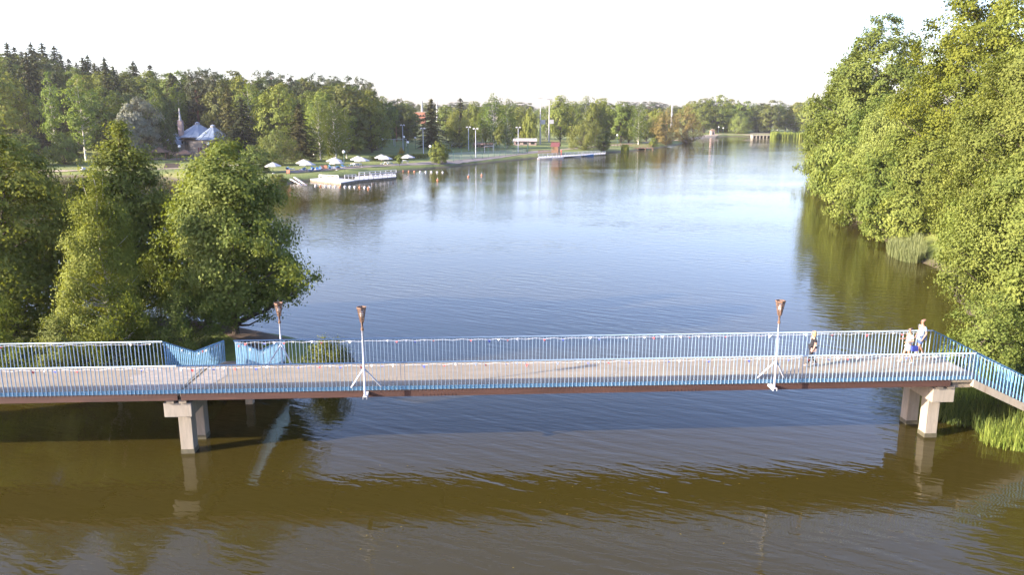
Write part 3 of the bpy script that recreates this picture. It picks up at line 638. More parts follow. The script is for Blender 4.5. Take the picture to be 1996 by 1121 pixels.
# hillside wood on the left: a spruce, pine and broadleaf mix
G4 = 'wooded hillside behind the meadow and beach'
LB = dict(spruce='dark spruce in the wooded hillside', pine='pine with clustered top in the wooded hillside', linden='broadleaf tree in the wooded hillside', dark='dark leafy tree in the wooded hillside', aspen='pale aspen in the wooded hillside')
placed = []
tries = 0
while len(placed) < 175 and tries < 6000:
    tries += 1
    y = rngT.uniform(252, 365); px = rngT.uniform(-40, 800); x = (px - 998) / 1540 * y
    if -112 < x < -74 and y < 268: continue
    if x > -46 and y < 330: continue
    if any((x - a) ** 2 + (y - b) ** 2 < 6.6 ** 2 for a, b in placed): continue
    placed.append((x, y))
    u = rngT.random()
    if px < 400: k = 'spruce' if u < 0.26 else 'linden' if u < 0.5 else 'dark' if u < 0.93 else 'aspen'
    else: k = 'pine' if u < 0.62 and y > 275 else 'linden' if u < 0.74 else 'dark'
    if px < 400 and y > 315 and u < 0.4: k = 'spruce'
    z = hz(x, y)

    H = {'spruce': 25.5, 'pine': 22.5, 'linden': 21.0, 'dark': 21.0, 'aspen': 20.0}[k] * rngT.uniform(0.84, 1.1)
    if px > 740: H *= 0.8
    s = H / NOMH[k]
    zone = 'behind the meadow aspens' if px < 210 else 'above the silver willow' if px < 320 else 'behind the pavilion roofs' if px < 440 else 'above the bushy willow' if px < 570 else 'above the golden birches' if px < 690 else 'beside the stadium floodlight mast'
    row = 'at the front edge' if y < 285 else 'halfway up' if y < 325 else 'on the crest'
    put_tree(KIND[k], rngT.choice(PROTO[k]), LB[k].replace(' in the wooded hillside', '') + ' ' + row + ' of the hill wood ' + zone, (x, y, z - 0.05), (s * rngT.uniform(0.9, 1.15), s), rngT.random() * 6.28, G4)
#PART3

# ------------------------------------------------------------------ footbridge (local u along, v across away from camera, z up)
ZD = 3.0; BW = 3.62; BA = math.atan(0.0532)
BO = Vector((0, 31.16, 0)); BM = Matrix.Translation(BO) @ Matrix.Rotation(BA, 4, 'Z')
def BP(u, v, z): return BM @ Vector((u, v, z))
bridge = thing('footbridge', 'long blue railed footbridge with concrete deck on two legged piers', 'bridge', BO, BA)
UL, UJ, UR, UK = -40.0, -13.55, 18.75, 19.75

def deck_mat():
    m = mat('worn_concrete_deck', (0.215, 0.182, 0.136), 0.9, 0.14, 1.1, 0.25, stretch=(0.5, 1.4, 1), stain=((0.165, 0.138, 0.102), 0.8, 0.5, 0.22))
    nt = m.node_tree; b = nt.nodes['Principled BSDF']
    tc = [n for n in nt.nodes if n.type == 'TEX_COORD'][0]
    vo = nt.nodes.new('ShaderNodeTexVoronoi'); vo.feature = 'DISTANCE_TO_EDGE'; vo.inputs['Scale'].default_value = 0.55
    ds = nt.nodes.new('ShaderNodeTexNoise'); ds.inputs['Scale'].default_value = 2.0; nt.links.new(tc.outputs['Object'], ds.inputs[0])
    mx = nt.nodes.new('ShaderNodeMixRGB'); mx.inputs[0].default_value = 0.25; nt.links.new(tc.outputs['Object'], mx.inputs[1]); nt.links.new(ds.outputs['Color'], mx.inputs[2])
    nt.links.new(mx.outputs[0], vo.inputs['Vector'])
    rp = ramp(nt, [(0.0, (0.55, 0.55, 0.55)), (0.012, (1, 1, 1))]); nt.links.new(vo.outputs['Distance'], rp.inputs[0])
    src = b.inputs['Base Color'].links[0].from_socket
    ml = nt.nodes.new('ShaderNodeMixRGB'); ml.blend_type = 'MULTIPLY'; ml.inputs[0].default_value = 0.6
    nt.links.new(src, ml.inputs[1]); nt.links.new(rp.outputs[0], ml.inputs[2]); nt.links.new(ml.outputs[0], b.inputs['Base Color'])
    return m
M['deck'] = deck_mat()
M['patch'] = mat('pale_mortar_patch', (0.25, 0.22, 0.185), 0.95, 0.25, 3.0, 0.5)
sk = 0.55                                    # the expansion joint runs skew across the deck
def slab(u00, u01, u10, u11):
    return MB().prism([(u00, 0.02), (u01, 0.02), (u11, BW - 0.02), (u10, BW - 0.02)], ZD - 0.16, ZD)
slab(UL, UJ - 0.05, UL, UJ + 0.1).build('deck_slab', M['deck'], bridge)
slab(UJ + 0.03, UK - 0.9, UJ + 0.17, UK - 0.75).build('deck_slab', M['deck'], bridge)
slab(UK - 0.87, UK, UK - 0.72, UK).build('deck_slab', M['deck'], bridge)
# mortar patches along the joint, ragged outline
gq = random.Random(3)
def ragged(u0, u1, v0, v1, n=9):
    a = [(u0 + gq.uniform(-0.5, 0.25), v0 + (v1 - v0) * i / n) for i in range(n + 1)]
    b = [(u1 + gq.uniform(-0.03, 0.03), v0 + (v1 - v0) * i / n) for i in range(n, -1, -1)]
    return a + b
MB().prism(ragged(UJ - 2.3, UJ - 0.1, 0.3, BW - 0.3), ZD + 0.001, ZD + 0.012).build('mortar_patch', M['patch'], bridge)
MB().prism([(UJ + 0.12, 0.4), (UJ + 0.8, 0.5), (UJ + 1.1, 1.2), (UJ + 1.3, 2.2), (UJ + 1.0, 3.1), (UJ + 0.22, 3.3)], ZD + 0.001, ZD + 0.01).build('mortar_patch', M['patch'], bridge)
# steel girders: web with flanges
def girder(u0, u1, v):
    mb = MB(); c = (u0 + u1) / 2; L = u1 - u0
    mb.box((c, v, 2.75), (L, 0.03, 0.15)); mb.box((c, v, 2.675), (L, 0.2, 0.03)); mb.box((c, v, 2.828), (L, 0.2, 0.02)); mb.box((c, v + (-.107 if v < 1 else .107), 2.80), (L, 0.012, 0.28))
    return mb
for v in (0.12, BW - 0.12):
    for a, b in ((UL, UJ - 0.08), (UJ + 0.06, UK - 0.95)):
        girder(a, b, v).build('girder', M['rust'], bridge)
for k in range(12):
    u = UL + 2 + k * 5.0
    if u < UK - 1.2: MB().box((u, BW / 2, 2.75), (0.12, BW - 0.46, 0.14)).build('cross_beam', M['rust'], bridge)
# drain grilles along the girder face: rows of short bars
for uc in (-3.0, 7.2):
    for i in range(10): MB().box((uc + i * 0.15 - 0.7, 0.004, 2.71), (0.03, 0.02, 0.09)).build('drain_bar', M['rust'], bridge)
# piers
for uc, wd, cz in ((-13.72, 1.12, 2.5), (18.65, 0.98, 2.54)):
    pier = link('pier', None, bridge)
    capm = MB().box((uc, BW / 2, (cz + 1.88) / 2), (wd, 3.3, cz - 1.88))
    cap = capm.build('cap_beam', M['conc'], pier)
    bv = cap.modifiers.new('bevel', 'BEVEL'); bv.width = 0.025; bv.segments = 2
    for v0 in (0.78, 2.3):
        col = MB().box((uc + 0.02, v0 + 0.26, 0.15), (0.54, 0.54, 3.46)).build('column', M['conc'], pier)
        bv = col.modifiers.new('bevel', 'BEVEL'); bv.width = 0.02; bv.segments = 2
        MB().box((uc + 0.02, v0 + 0.26, 0.03), (0.56, 0.56, 0.34)).build('waterline_band', M['wet'], pier)
    for v in (0.12, BW - 0.12):
        for du in (-0.25, 0.25): MB().box((uc + du, v + (0.06 if v < 1 else -0.06), (cz + 2.66) / 2), (0.3, 0.2, 2.662 - cz)).build('bearing_block', M['concd'], pier)
# end sill and descending ramp on the right bank
RS = 0.47
MB().box((UK - 0.35, BW / 2, 2.69), (0.86, BW - 0.3, 0.28)).build('end_sill', M['concd'], bridge)
UE = UK + 6.2
def sloped(v0, v1, up, dn, u0=UK, u1=UE):
    vs = [(u0, v0, ZD + dn), (u1, v0, ZD + dn - RS * (u1 - u0)), (u1, v1, ZD + dn - RS * (u1 - u0)), (u0, v1, ZD + dn),
          (u0, v0, ZD + up), (u1, v0, ZD + up - RS * (u1 - u0)), (u1, v1, ZD + up - RS * (u1 - u0)), (u0, v1, ZD + up)]
    return MB().add(vs, [(0, 3, 2, 1), (4, 5, 6, 7), (0, 1, 5, 4), (1, 2, 6, 5), (2, 3, 7, 6), (3, 0, 4, 7)])
sloped(0.32, BW - 0.32, -0.11, -0.25).build('ramp_slab', M['concd'], bridge)
for v0 in (-0.08, BW - 0.3):
    st = sloped(v0, v0 + 0.38, -0.02, -0.36).build('stringer', M['conc'], bridge)
for i in range(16):                      # concrete treads on the slope
    u = UK + 0.02 + i * 0.37
    MB().box((u + 0.19, BW / 2, ZD - 0.075 - RS * (u - UK)), (0.36, BW - 0.66, 0.15)).build('tread', M['conc'], bridge)

# side stairs to the islet
SU0, SU1 = -15.45, -12.3
def su(u, v): return u + 0.11 * (v - BW)
SV1, SV2, ZL, ZE = 6.55, 9.9, 1.62, 1.22
for i in range(8):
    v = BW + 0.02 + i * 0.365
    MB().box((su((SU0 + SU1) / 2, v), v + 0.19, ZD - 0.09 - (i + 1) * 0.17), (SU1 - SU0 - 0.1, 0.375, 0.17)).build('step', M['concd'], bridge)
vs = []
for v, z in ((BW - 0.02, ZD - 0.28), (SV1, ZL - 0.2)):
    vs += [(su(SU0, v), v, z - 0.2), (su(SU1, v), v, z - 0.2), (su(SU1, v), v, z), (su(SU0, v), v, z)]
MB().add(vs, [(0, 1, 2, 3), (4, 7, 6, 5), (0, 4, 5, 1), (1, 5, 6, 2), (2, 6, 7, 3), (3, 7, 4, 0)]).build('stair_slab', M['concd'], bridge)
MB().add([(su(a, v), v, z + d) for v, z in ((SV1 - .02, ZL), (SV2, ZE)) for a, d in ((SU0, -.22), (SU1, -.22), (SU1, 0), (SU0, 0))], [(0, 1, 2, 3), (4, 7, 6, 5), (0, 4, 5, 1), (1, 5, 6, 2), (2, 6, 7, 3), (3, 7, 4, 0)]).build('landing_slab', M['concd'], bridge)
for u in (SU0 + 0.4, SU1 - 0.4): MB().box((u, SV1 + 0.2, 0.1), (0.35, 0.35, 2.62)).build('landing_post', M['conc'], bridge)

# railings: rail, kick plate and every baluster
RH = 1.12; SPC = 0.165
bal_me = MB().box((0, 0, RH / 2 - 0.015), (0.017, 0.058, RH + 0.03)).mesh('baluster', M['rail'])
bal_me2 = MB().box((0, 0, RH / 2 - 0.015), (0.017, 0.058, RH + 0.03)).mesh('baluster', M['blue'])
gr = random.Random(9)
def railing(label, path, blue=False, kick=True, side=-1, SPC=0.165):
    r = link('railing', None, bridge); r['label'] = label
    P = [Vector(p) for p in path]
    MB().tube([p + Vector((0, 0, RH + 0.01)) for p in P], 0.033, 8).build('handrail', M['blue' if blue else 'rail'], r, True)
    if kick:
        for a, b in zip(P, P[1:]):
            MB().bar(a + Vector((0, 0, 0.055)), b + Vector((0, 0, 0.055)), 0.012, 0.13).build('kick_plate', M['kick'], r)
            MB().bar(a + Vector((0, 0, -0.02)), b + Vector((0, 0, -0.02)), 0.04, 0.02).build('edge_angle', M['kick'], r)
    for a, b in zip(P, P[1:]):
        d = b - a; L = math.hypot(d.x, d.y); n = max(1, int(round(L / SPC))); rz = math.atan2(d.y, d.x)
        off = Vector((math.sin(rz), -math.cos(rz), 0)) * (0.03 * -side)
        for i in range(n):
            q = a + d * ((i + 0.5) / n) + off
            o = link('baluster', bal_me2 if blue else bal_me, r, q)
            o.rotation_euler = (gr.gauss(0, 0.006), gr.gauss(0, 0.010), rz + gr.gauss(0, 0.03))
    return r
railing('near railing of the approach span', [(UL + 8, 0, ZD), (UJ, 0, ZD)], side=-1)
railing('near railing of the main span', [(UJ, 0, ZD), (UK, 0, ZD)], side=-1)
railing('near railing descending with the ramp', [(UK, 0, ZD), (UE, 0, ZD - RS * (UE - UK))], True, False)
railing('far railing of the approach span', [(UL + 8, BW, ZD), (SU0, BW, ZD)], kick=False, side=1)
railing('far railing of the main span', [(SU1, BW, ZD), (UK + 0.25, BW, ZD)], kick=False, side=1)
railing('far railing descending with the ramp', [(UK + 0.25, BW, ZD), (UE, BW, ZD - RS * (UE - UK))], True, False)
for su0, lab in ((SU0, 'stair railing away from the lamp'), (SU1, 'stair railing beside the lamp')):
    railing(lab, [(su0, BW, ZD), (su(su0, SV1), SV1, ZL + 0.02), (su(su0, SV2), SV2, ZE)], True, False, -1, 0.19)

# ------------------------------------------------------------------ torch lamps on the bridge
def torch_lamp(label, u, v, zb, ztop, side):
    p = BP(u, v, zb); e = thing('torch_lamp', label, 'lamp', p, BA, 'torch lamps on the footbridge'); H = ztop - zb
    MB().tube([(0, 0, 0.02), (0, 0, H * 0.5), (0, 0, H - 0.92)], [0.045, 0.042, 0.036], 8).build('pole', M['lampblue'], e, True)
    MB().tube([(0, 0, H - 0.98), (0, 0, H - 0.66)], [0.03, 0.045], 8).build('neck', M['rust2'], e, True)
    MB().tube([(0, 0, H - 1.0), (0, 0, H - 0.9)], 0.06, 8).build('collar', M['rust2'], e)
    L = abs(0.56 - 0.0) + 0.2
    br = MB(); br.box((0, side * (-L / 2 + 0.12), 0.0), (0.17, L, 0.02)); br.box((-0.078, side * (-L / 2 + 0.12), -0.055), (0.014, L, 0.1)); br.box((0.078, side * (-L / 2 + 0.12), -0.055), (0.014, L, 0.1))
    br.build('bracket', M['white'], e)
    zj = 1.16
    for s in (-1, 1):
        MB().bar((0.02 * s, 0, zj), (0.62 * s, side * -0.52, 0.2), 0.05, 0.05).build('brace', M['lampblue'], e)
    hd = link('lamp_head', None, e, (0, 0, H - 0.66))
    r0, r1, hh = 0.07, 0.185, 0.60
    for k in range(6):
        a = math.pi / 6 + k * math.pi / 3
        MB().bar((r0 * math.cos(a), r0 * math.sin(a), 0), (r1 * math.cos(a), r1 * math.sin(a), hh), 0.022, 0.022).build('cage_upright', M['rust2'], hd)
    for j in range(8):
        q = (j + 0.35) / 8; rr = r0 + (r1 - r0) * q
        ring = [(rr * math.cos(math.pi / 6 + k * math.pi / 3), rr * math.sin(math.pi / 6 + k * math.pi / 3), hh * q) for k in range(7)]
        mb = MB()
        for a, b in zip(ring, ring[1:]): mb.bar(a, b, 0.012, 0.034)
        mb.build('cage_hoop', M['rust2'], hd)
    mb = MB(); ring = [(r1 * 1.05 * math.cos(math.pi / 6 + k * math.pi / 3), r1 * 1.05 * math.sin(math.pi / 6 + k * math.pi / 3), hh) for k in range(7)]
    for a, b in zip(ring, ring[1:]): mb.bar(a, b, 0.03, 0.05)
    mb.build('cage_rim', M['rust2'], hd)
    MB().ball((0, 0, 0.3), 0.075, 10, 7, (1, 1, 1.7)).build('bulb', M['bulb'], hd, True)
    return e
torch_lamp('torch lamp outside the near railing, towards the approach span', -5.98, -0.54, 2.90, 6.66, -1)
torch_lamp('torch lamp outside the near railing beside the walking woman', 10.9, -0.5, 2.93, 6.70, -1)
torch_lamp('torch lamp outside the far railing next to the islet stairs', -10.35, BW + 0.5, 2.6, 5.78, 1)

# ------------------------------------------------------------------ bunting along the handrails
pen = {}
for k in ('whiteflag', 'redflag', 'blueflag'):
    mb = MB(); mb.add([(-0.075, -0.003, 0), (0.075, -0.003, 0), (0.01, -0.02, -0.15), (-0.075, 0.003, 0), (0.075, 0.003, 0), (0.01, -0.014, -0.15)],
                      [(0, 2, 1), (3, 4, 5), (0, 1, 4, 3), (1, 2, 5, 4), (2, 0, 3, 5)])
    pen[k] = mb.mesh('pennant', M[k])
def bunting(label, path, v_off, seed):
    g = random.Random(seed); e = thing('bunting', label, 'bunting', BP(*path[0]), BA, 'bunting tied along the handrails')
    a0 = Vector(path[0]); pts = []
    for a, b in zip(path, path[1:]):
        a = Vector(a); b = Vector(b); n = max(1, int((b - a).length / 0.42))
        for i in range(n): pts.append(a + (b - a) * (i / n) - a0 + Vector((0, v_off, -0.05 - 0.045 * (i % 2) - g.uniform(0, 0.02))))
    MB().tube(pts, 0.006, 4).build('string', M['whiteflag'], e)
    seq = ['whiteflag', 'redflag', 'whiteflag', 'blueflag']
    for i, p in enumerate(pts):
        if g.random() < 0.4: continue
        o = link('pennant', pen[seq[i % 4]], e, p); s = g.uniform(0.6, 1.05)
        o.scale = (s, 1, s * g.uniform(0.6, 1)); o.rotation_euler = (g.uniform(-0.4, 0.4), g.uniform(-0.4, 0.4), g.uniform(-0.7, 0.7))
zr = ZD + RH
bunting('coloured pennants strung under the near handrail of the main span', [(UJ + 0.2, 0, zr), (UK - 0.1, 0, zr)], -0.05, 1)
bunting('coloured pennants strung under the near handrail of the approach span', [(UL + 12, 0, zr), (UJ - 0.1, 0, zr)], -0.05, 2)
bunting('coloured pennants strung under the far handrail of the main span', [(SU1 + 0.1, BW, zr), (UK, BW, zr)], -0.05, 3)
bunting('coloured pennants strung under the far handrail of the approach span', [(UL + 12, BW, zr), (SU0 - 0.1, BW, zr)], -0.05, 4)
bunting('coloured pennants strung down the near ramp handrail', [(UK + 0.1, 0, zr), (UE, 0, zr - RS * (UE - UK))], -0.05, 5)
bunting('coloured pennants along the stair railing away from the lamp', [(SU0, BW + 0.1, zr - 0.05), (su(SU0, SV1), SV1, ZL + RH), (su(SU0, SV2), SV2, ZE + RH)], -0.03, 6)
bunting('coloured pennants along the stair railing beside the lamp', [(SU1, BW + 0.1, zr - 0.05), (su(SU1, SV1), SV1, ZL + RH), (su(SU1, SV2), SV2, ZE + RH)], -0.03, 7)

# ------------------------------------------------------------------ people
def skinned(name, joints, edges, m, parent, root=0, sub=2):
    me = bpy.data.meshes.new(name)
    keys = list(joints); ix = {k: i for i, k in enumerate(keys)}
    me.from_pydata([joints[k][:3] for k in keys], [(ix[a], ix[b]) for a, b in edges], []); me.update()
    me.materials.append(m); o = link(name, me, parent)
    md = o.modifiers.new('Skin', 'SKIN'); md.use_smooth_shade = True; md.branch_smoothing = 0.6
    for i, k in enumerate(keys):
        r = joints[k][3]; r = r if isinstance(r, tuple) else (r, r)
        me.skin_vertices[0].data[i].radius = r; me.skin_vertices[0].data[i].use_root = (i == root)
    sb = o.modifiers.new('Sub', 'SUBSURF'); sb.levels = 1; sb.render_levels = sub
    return o
def body(J, e, s=1.0):
    j = dict(pelvis=(0, 0, .95, (.13, .10)), belly=(.01, 0, 1.10, (.12, .09)), chest=(.015, 0, 1.29, (.14, .095)), neck0=(0, 0, 1.43, .06), neck=(.01, 0, 1.49, .05), jaw=(.035, 0, 1.545, .062), head=(.02, 0, 1.615, .082), crown=(.01, 0, 1.68, .06),
             nose=(.115, 0, 1.585, .012), earL=(.015, .082, 1.59, .014), earR=(.015, -.082, 1.59, .014))
    j.update({k: v for k, v in J.items()})
    ed = [('pelvis', 'belly'), ('belly', 'chest'), ('chest', 'neck0'), ('neck0', 'neck'), ('neck', 'jaw'), ('jaw', 'head'), ('head', 'crown'), ('head', 'nose'), ('head', 'earL'), ('head', 'earR')]
    for S in 'LR':
        ed += [('pelvis', 'hip' + S), ('hip' + S, 'knee' + S), ('knee' + S, 'calf' + S), ('calf' + S, 'ankle' + S), ('ankle' + S, 'toe' + S), ('ankle' + S, 'heel' + S),
               ('chest', 'sh' + S), ('sh' + S, 'el' + S), ('el' + S, 'wr' + S), ('wr' + S, 'palm' + S)]
        w = Vector(j['wr' + S][:3]); p = Vector(j['palm' + S][:3]); d = (p - w).normalized(); sd = d.cross(Vector((0, 1, 0)))
        sd = sd.normalized() if sd.length > 0.1 else Vector((0, 0, 1))
        for k, (off, ln) in enumerate(((-.03, .05), (-.011, .075), (.008, .08), (.026, .072))):
            b = p + sd * off + d * 0.02; m1 = b + d * ln * 0.55; t1 = m1 + (d * 0.6 + Vector((0, -0.5 if S == 'L' else 0.5, 0))).normalized() * ln * 0.5
            j[f'f{k}a{S}'] = (*m1, .0085); j[f'f{k}b{S}'] = (*t1, .007); ed += [('palm' + S, f'f{k}a{S}'), (f'f{k}a{S}', f'f{k}b{S}')]
        th = p + sd * -.05 - d * .005; th2 = th + d * .035 - sd * .008
        j['t0' + S] = (*th, .01); j['t1' + S] = (*th2, .008); ed += [('palm' + S, 't0' + S), ('t0' + S, 't1' + S)]
    return j, ed
def legs(front, back, H=.95):
    """front and back leg: (side, knee x, ankle x, ankle z)"""
    o = {}
    for S, kx, kz, ax, az, tilt in (front, back):
        y = .09 if S == 'L' else -.09
        o['hip' + S] = (0, y, .90, .085); o['knee' + S] = (kx, y, kz, .055); o['calf' + S] = (kx * .62 + ax * .38 - .015, y, kz * .62 + az * .38, .055); o['ankle' + S] = (ax, y, az, .036)
        o['toe' + S] = (ax + .13, y + (.02 if S == 'L' else -.02), max(.03, az - .06 + tilt), .032); o['heel' + S] = (ax - .05, y, max(.035, az - .05), .032)
    return o
def arm(S, sh, el, wr):
    w = Vector(wr); d = (w - Vector(el)).normalized(); p = w + d * .07
    return {'sh' + S: (*sh, .055), 'el' + S: (*el, .042), 'wr' + S: (*wr, .028), 'palm' + S: (*p, (.036, .018))}
def sub(j, keys, grow, ov=None):
    o = {}
    for k in keys:
        r = j[k][3]; r = r if isinstance(r, tuple) else (r, r); o[k] = (*j[k][:3], (r[0] + grow, r[1] + grow))
    if ov: o.update(ov)
    return o
def face(e, z=1.615, x=.095, glasses=False):
    for s in (-1, 1): MB().ball((x, .032 * s, z), .011, 6, 4).build('eye', M['black'], e)
    MB().box((x + .004, 0, z - .07), (.012, .04, .008)).build('mouth', M['redflag'], e)
    if glasses:
        mb = MB()
        for s in (-1, 1): mb.box((x + .014, .036 * s, z), (.01, .055, .036)); mb.box((x - .045, .075 * s, z + .006), (.11, .006, .012))
        mb.box((x + .014, 0, z + .008), (.008, .03, .008)); mb.build('sunglasses', M['black'], e)
def shoes(e, j, m):
    for S in 'LR':
        a = Vector(j['heel' + S][:3]); b = Vector(j['toe' + S][:3])
        mb = MB(); mb.tube([a + Vector((-.03, 0, 0)), a, (a + b) / 2, b, b + Vector((.05, 0, -.005))], [.02, .042, .044, .04, .018], 8)
        mb.build('shoe', m, e, True)
def walker(label, px, py, rz, s, J, outfit):
    x, y = at_z(px, py, ZD); e = thing('person', label, 'person', (x, y, ZD + 0.004), rz, 'people walking on the footbridge'); e.scale = (s, s, s)
    j, ed = body(J, e); skinned('body', j, ed, M['skin'], e)
    outfit(e, j); return e
TORSO = ['pelvis', 'belly', 'chest', 'neck0', 'shL', 'shR']
TE = [('pelvis', 'belly'), ('belly', 'chest'), ('chest', 'neck0'), ('chest', 'shL'), ('chest', 'shR')]
def lerp(a, b, t): return tuple(a[i] + (b[i] - a[i]) * t for i in range(3))
def top(e, j, m, sl=.55, grow=.018, low=.86):
    jj = sub(j, TORSO, grow); jj['neck0'] = (*j['neck0'][:3], .07)
    jj['hem'] = (0, 0, low, (.165, .135))
    ed = TE + [('pelvis', 'hem')]
    for S in 'LR':
        jj['sl' + S] = (*lerp(j['sh' + S], j['el' + S], sl), .066); jj['sh' + S] = (*j['sh' + S][:3], .072); ed.append(('sh' + S, 'sl' + S))
    skinned('top', jj, ed, m, e)
def trousers(e, j, m, end=.93, grow=.016):
    jj = {'pelvis': (0, 0, .96, (.15, .12))}; ed = []
    for S in 'LR':
        jj['hip' + S] = (*j['hip' + S][:3], .102); jj['knee' + S] = (*j['knee' + S][:3], .055 + grow); ed += [('pelvis', 'hip' + S), ('hip' + S, 'knee' + S)]
        if end > .5:
            jj['calf' + S] = (*j['calf' + S][:3], .055 + grow * .8); jj['an' + S] = (*lerp(j['calf' + S], j['ankle' + S], end), .046); ed += [('knee' + S, 'calf' + S), ('calf' + S, 'an' + S)]
        else: jj['knee' + S] = (*lerp(j['hip' + S], j['knee' + S], end * 2), .085)
    skinned('trousers' if end > .5 else 'shorts', jj, ed, m, e)

J1 = {**legs(('L', .13, .50, .27, .10, .05), ('R', .04, .50, -.26, .14, -.03)), **arm('L', (0, .175, 1.38), (-.05, .22, 1.12), (.05, .24, .92)), **arm('R', (0, -.175, 1.38), (-.10, -.21, 1.13), (.0, -.2, .92))}
def o1(e, j):
    top(e, j, M['black'], .8, .03, .74); trousers(e, j, M['black'], .93); shoes(e, j, M['shirtwhite'])
    hj = {'a': (-.005, 0, 1.67, .115), 'b': (-.045, 0, 1.56, .115), 'c': (-.055, 0, 1.44, (.10, .06)), 'd': (-.05, 0, 1.36, (.06, .035))}
    skinned('hair', hj, [('a', 'b'), ('b', 'c'), ('c', 'd')], M['blond'], e); face(e)
    b = link('shoulder_bag', None, e, (.04, .2, .84)); MB().box((0, 0, 0), (.22, .09, .16)).build('bag_body', M['leather'], b); MB().bar((0, 0, .1), (-.07, -.06, .47), .025, .012).build('strap', M['leather'], b)
walker('blonde woman in black with a brown shoulder bag walking', 1581, 714.5, math.pi + BA, 0.985, J1, o1)
J2 = {**legs(('R', .14, .50, .27, .10, .05), ('L', .03, .50, -.20, .12, -.03)), **arm('L', (0, .18, 1.38), (-.06, .24, 1.13), (.17, .2, 1.08)), **arm('R', (0, -.18, 1.38), (-.03, -.24, 1.12), (.22, -.2, 1.14))}
def o2(e, j):
    top(e, j, M['shirtwhite'], .7, .034, .84)
    sj = {'a': (0, 0, 1.0, (.15, .13)), 'b': (0.01, 0, .8, (.18, .16)), 'c': (.015, 0, .56, (.2, .17))}
    skinned('skirt', sj, [('a', 'b'), ('b', 'c')], M['shirtblue'], e); shoes(e, j, M['shirtwhite'])
    hj = {'a': (-.005, 0, 1.685, .112), 'b': (-.045, 0, 1.60, .112)}; skinned('hair', hj, [('a', 'b')], M['brownhair'], e); face(e, glasses=True)
    b = link('handbag', None, e, (-.14, .25, .78)); MB().box((0, 0, 0), (.27, .12, .24)).build('bag_body', M['blueflag'], b); MB().bar((0, 0, .12), (.08, -.03, .36), .02, .012).build('strap', M['blueflag'], b)
walker('woman in white top with sunglasses and blue bag walking', 1768, 708.5, math.pi + BA, 0.98, J2, o2)
J3 = {**legs(('L', .13, .50, .25, .10, .05), ('R', .03, .50, -.24, .13, -.03)), **arm('L', (0, .2, 1.39), (-.05, .26, 1.12), (.06, .24, .90)), **arm('R', (0, -.2, 1.39), (-.02, -.26, 1.12), (.1, -.24, .92))}
def o3(e, j):
    top(e, j, M['shirtblue'], .7, .04, .84); trousers(e, j, M['shorts'], .42); shoes(e, j, M['leather'])
    hj = {'a': (-.01, 0, 1.685, .105), 'b': (-.04, 0, 1.62, .102)}; skinned('hair', hj, [('a', 'b')], M['reddish'], e); face(e, glasses=True)
walker('man in pale blue shirt and dark checked shorts walking', 1792, 695.5, math.pi + BA, 1.06, J3, o3)
#PART4

# ------------------------------------------------------------------ reeds, bank grass, lily pads
def blades(seed, cx, cy, rx, ry, n, h, w, m, rot=0.0, lean=0.5, zoff=0.0):
    g = np.random.default_rng(seed); vs = []; fs = []; tint = []
    for i in range(n):
        a = g.random() * 6.283; r = math.sqrt(g.random()); lx, ly = r * rx * math.cos(a), r * ry * math.sin(a)
        x = lx * math.cos(rot) - ly * math.sin(rot); y = lx * math.sin(rot) + ly * math.cos(rot)
        z = max(hz(cx + x, cy + y), -0.25) + zoff; H = h * g.uniform(0.55, 1.1); da = g.random() * 6.283; L = H * lean * g.random() ** 1.3
        ox, oy = math.cos(da), math.sin(da); px, py = -oy, ox; o = len(vs); ww = w * g.uniform(0.7, 1.2)
        for q, k, wd in ((0, 0, 1), (.45, .22, .9), (.8, .66, .6), (1.0 - 0.35 * (L / H) ** 2, 1.0, .06)):
            for s in (-1, 1): vs.append((x + ox * L * k + px * ww * wd * s / 2, y + oy * L * k + py * ww * wd * s / 2, z + H * q))
        for k in range(3): fs.append((o + 2 * k, o + 2 * k + 1, o + 2 * k + 3, o + 2 * k + 2))
        tint += [g.random()] * 3
    me = bpy.data.meshes.new('leaves'); me.from_pydata(vs, [], fs); me.update()
    at = me.attributes.new('tint', 'FLOAT', 'FACE'); at.data.foreach_set('value', np.array(tint, np.float32)); me.materials.append(m); return me
def reed(name, label, cx, cy, *a, **k):
    o = link(name, blades(hash((round(cx, 1), round(cy, 1))) % 9999, cx, cy, *a, **k), None, (cx, cy, 0)); return tag(o, label, 'reeds' if 'reed' in name else 'grass')
reed('reed_clump', 'sunlit bright green reed clump in the water beside the bridge end', 22.0, 32.3, 1.5, 1.0, 900, 1.05, 0.03, L_['reed'], lean=0.95)
reed('grass_tussock', 'dark grass tussock in the shade under the bridge end', 21.8, 35.2, 1.9, 1.5, 900, 1.3, 0.035, L_['darkgrass'], lean=0.7)
reed('grass_tussock', 'tall shaded grass growing behind the right pier under the sill', 22.3, 33.4, 1.3, 1.0, 500, 1.2, 0.035, L_['darkgrass'], lean=0.7)
reed('grass_tussock', 'rank grass on the bank beside the descending ramp', 24.5, 30.2, 2.4, 1.8, 800, 1.0, 0.04, L_['reed'], lean=0.7)
reed('reed_bed', 'pale grey green reed bed on the wooded right shore', 40.6, 80.5, 5.4, 1.7, 2600, 1.6, 0.05, L_['grey_reed'], rot=1.25, lean=0.45)
reed('reed_clump', 'thin reeds at the foot of the far railing corner', 23.4, 37.6, 1.5, 1.2, 400, 1.7, 0.035, L_['reed'], lean=0.5)
for px, py, w, lab in ((1545, 268, 42, 'broad reed bed next to the white sluice bridge'), (1510, 268, 10, 'small reed clump touching the white sluice bridge'), (1218, 296, 8, 'reed clump at the fence by the timber jetty'), (1570, 271, 16, 'reed bed where the right shore begins')):
    x, y = at_z(px, py, 0.2); reed('reed_bed', lab, x, y, w / 1540 * y / 1.3, 4.0, 500, 4.2 if py < 290 else 3.2, 0.5, L_['reed'], lean=0.2)
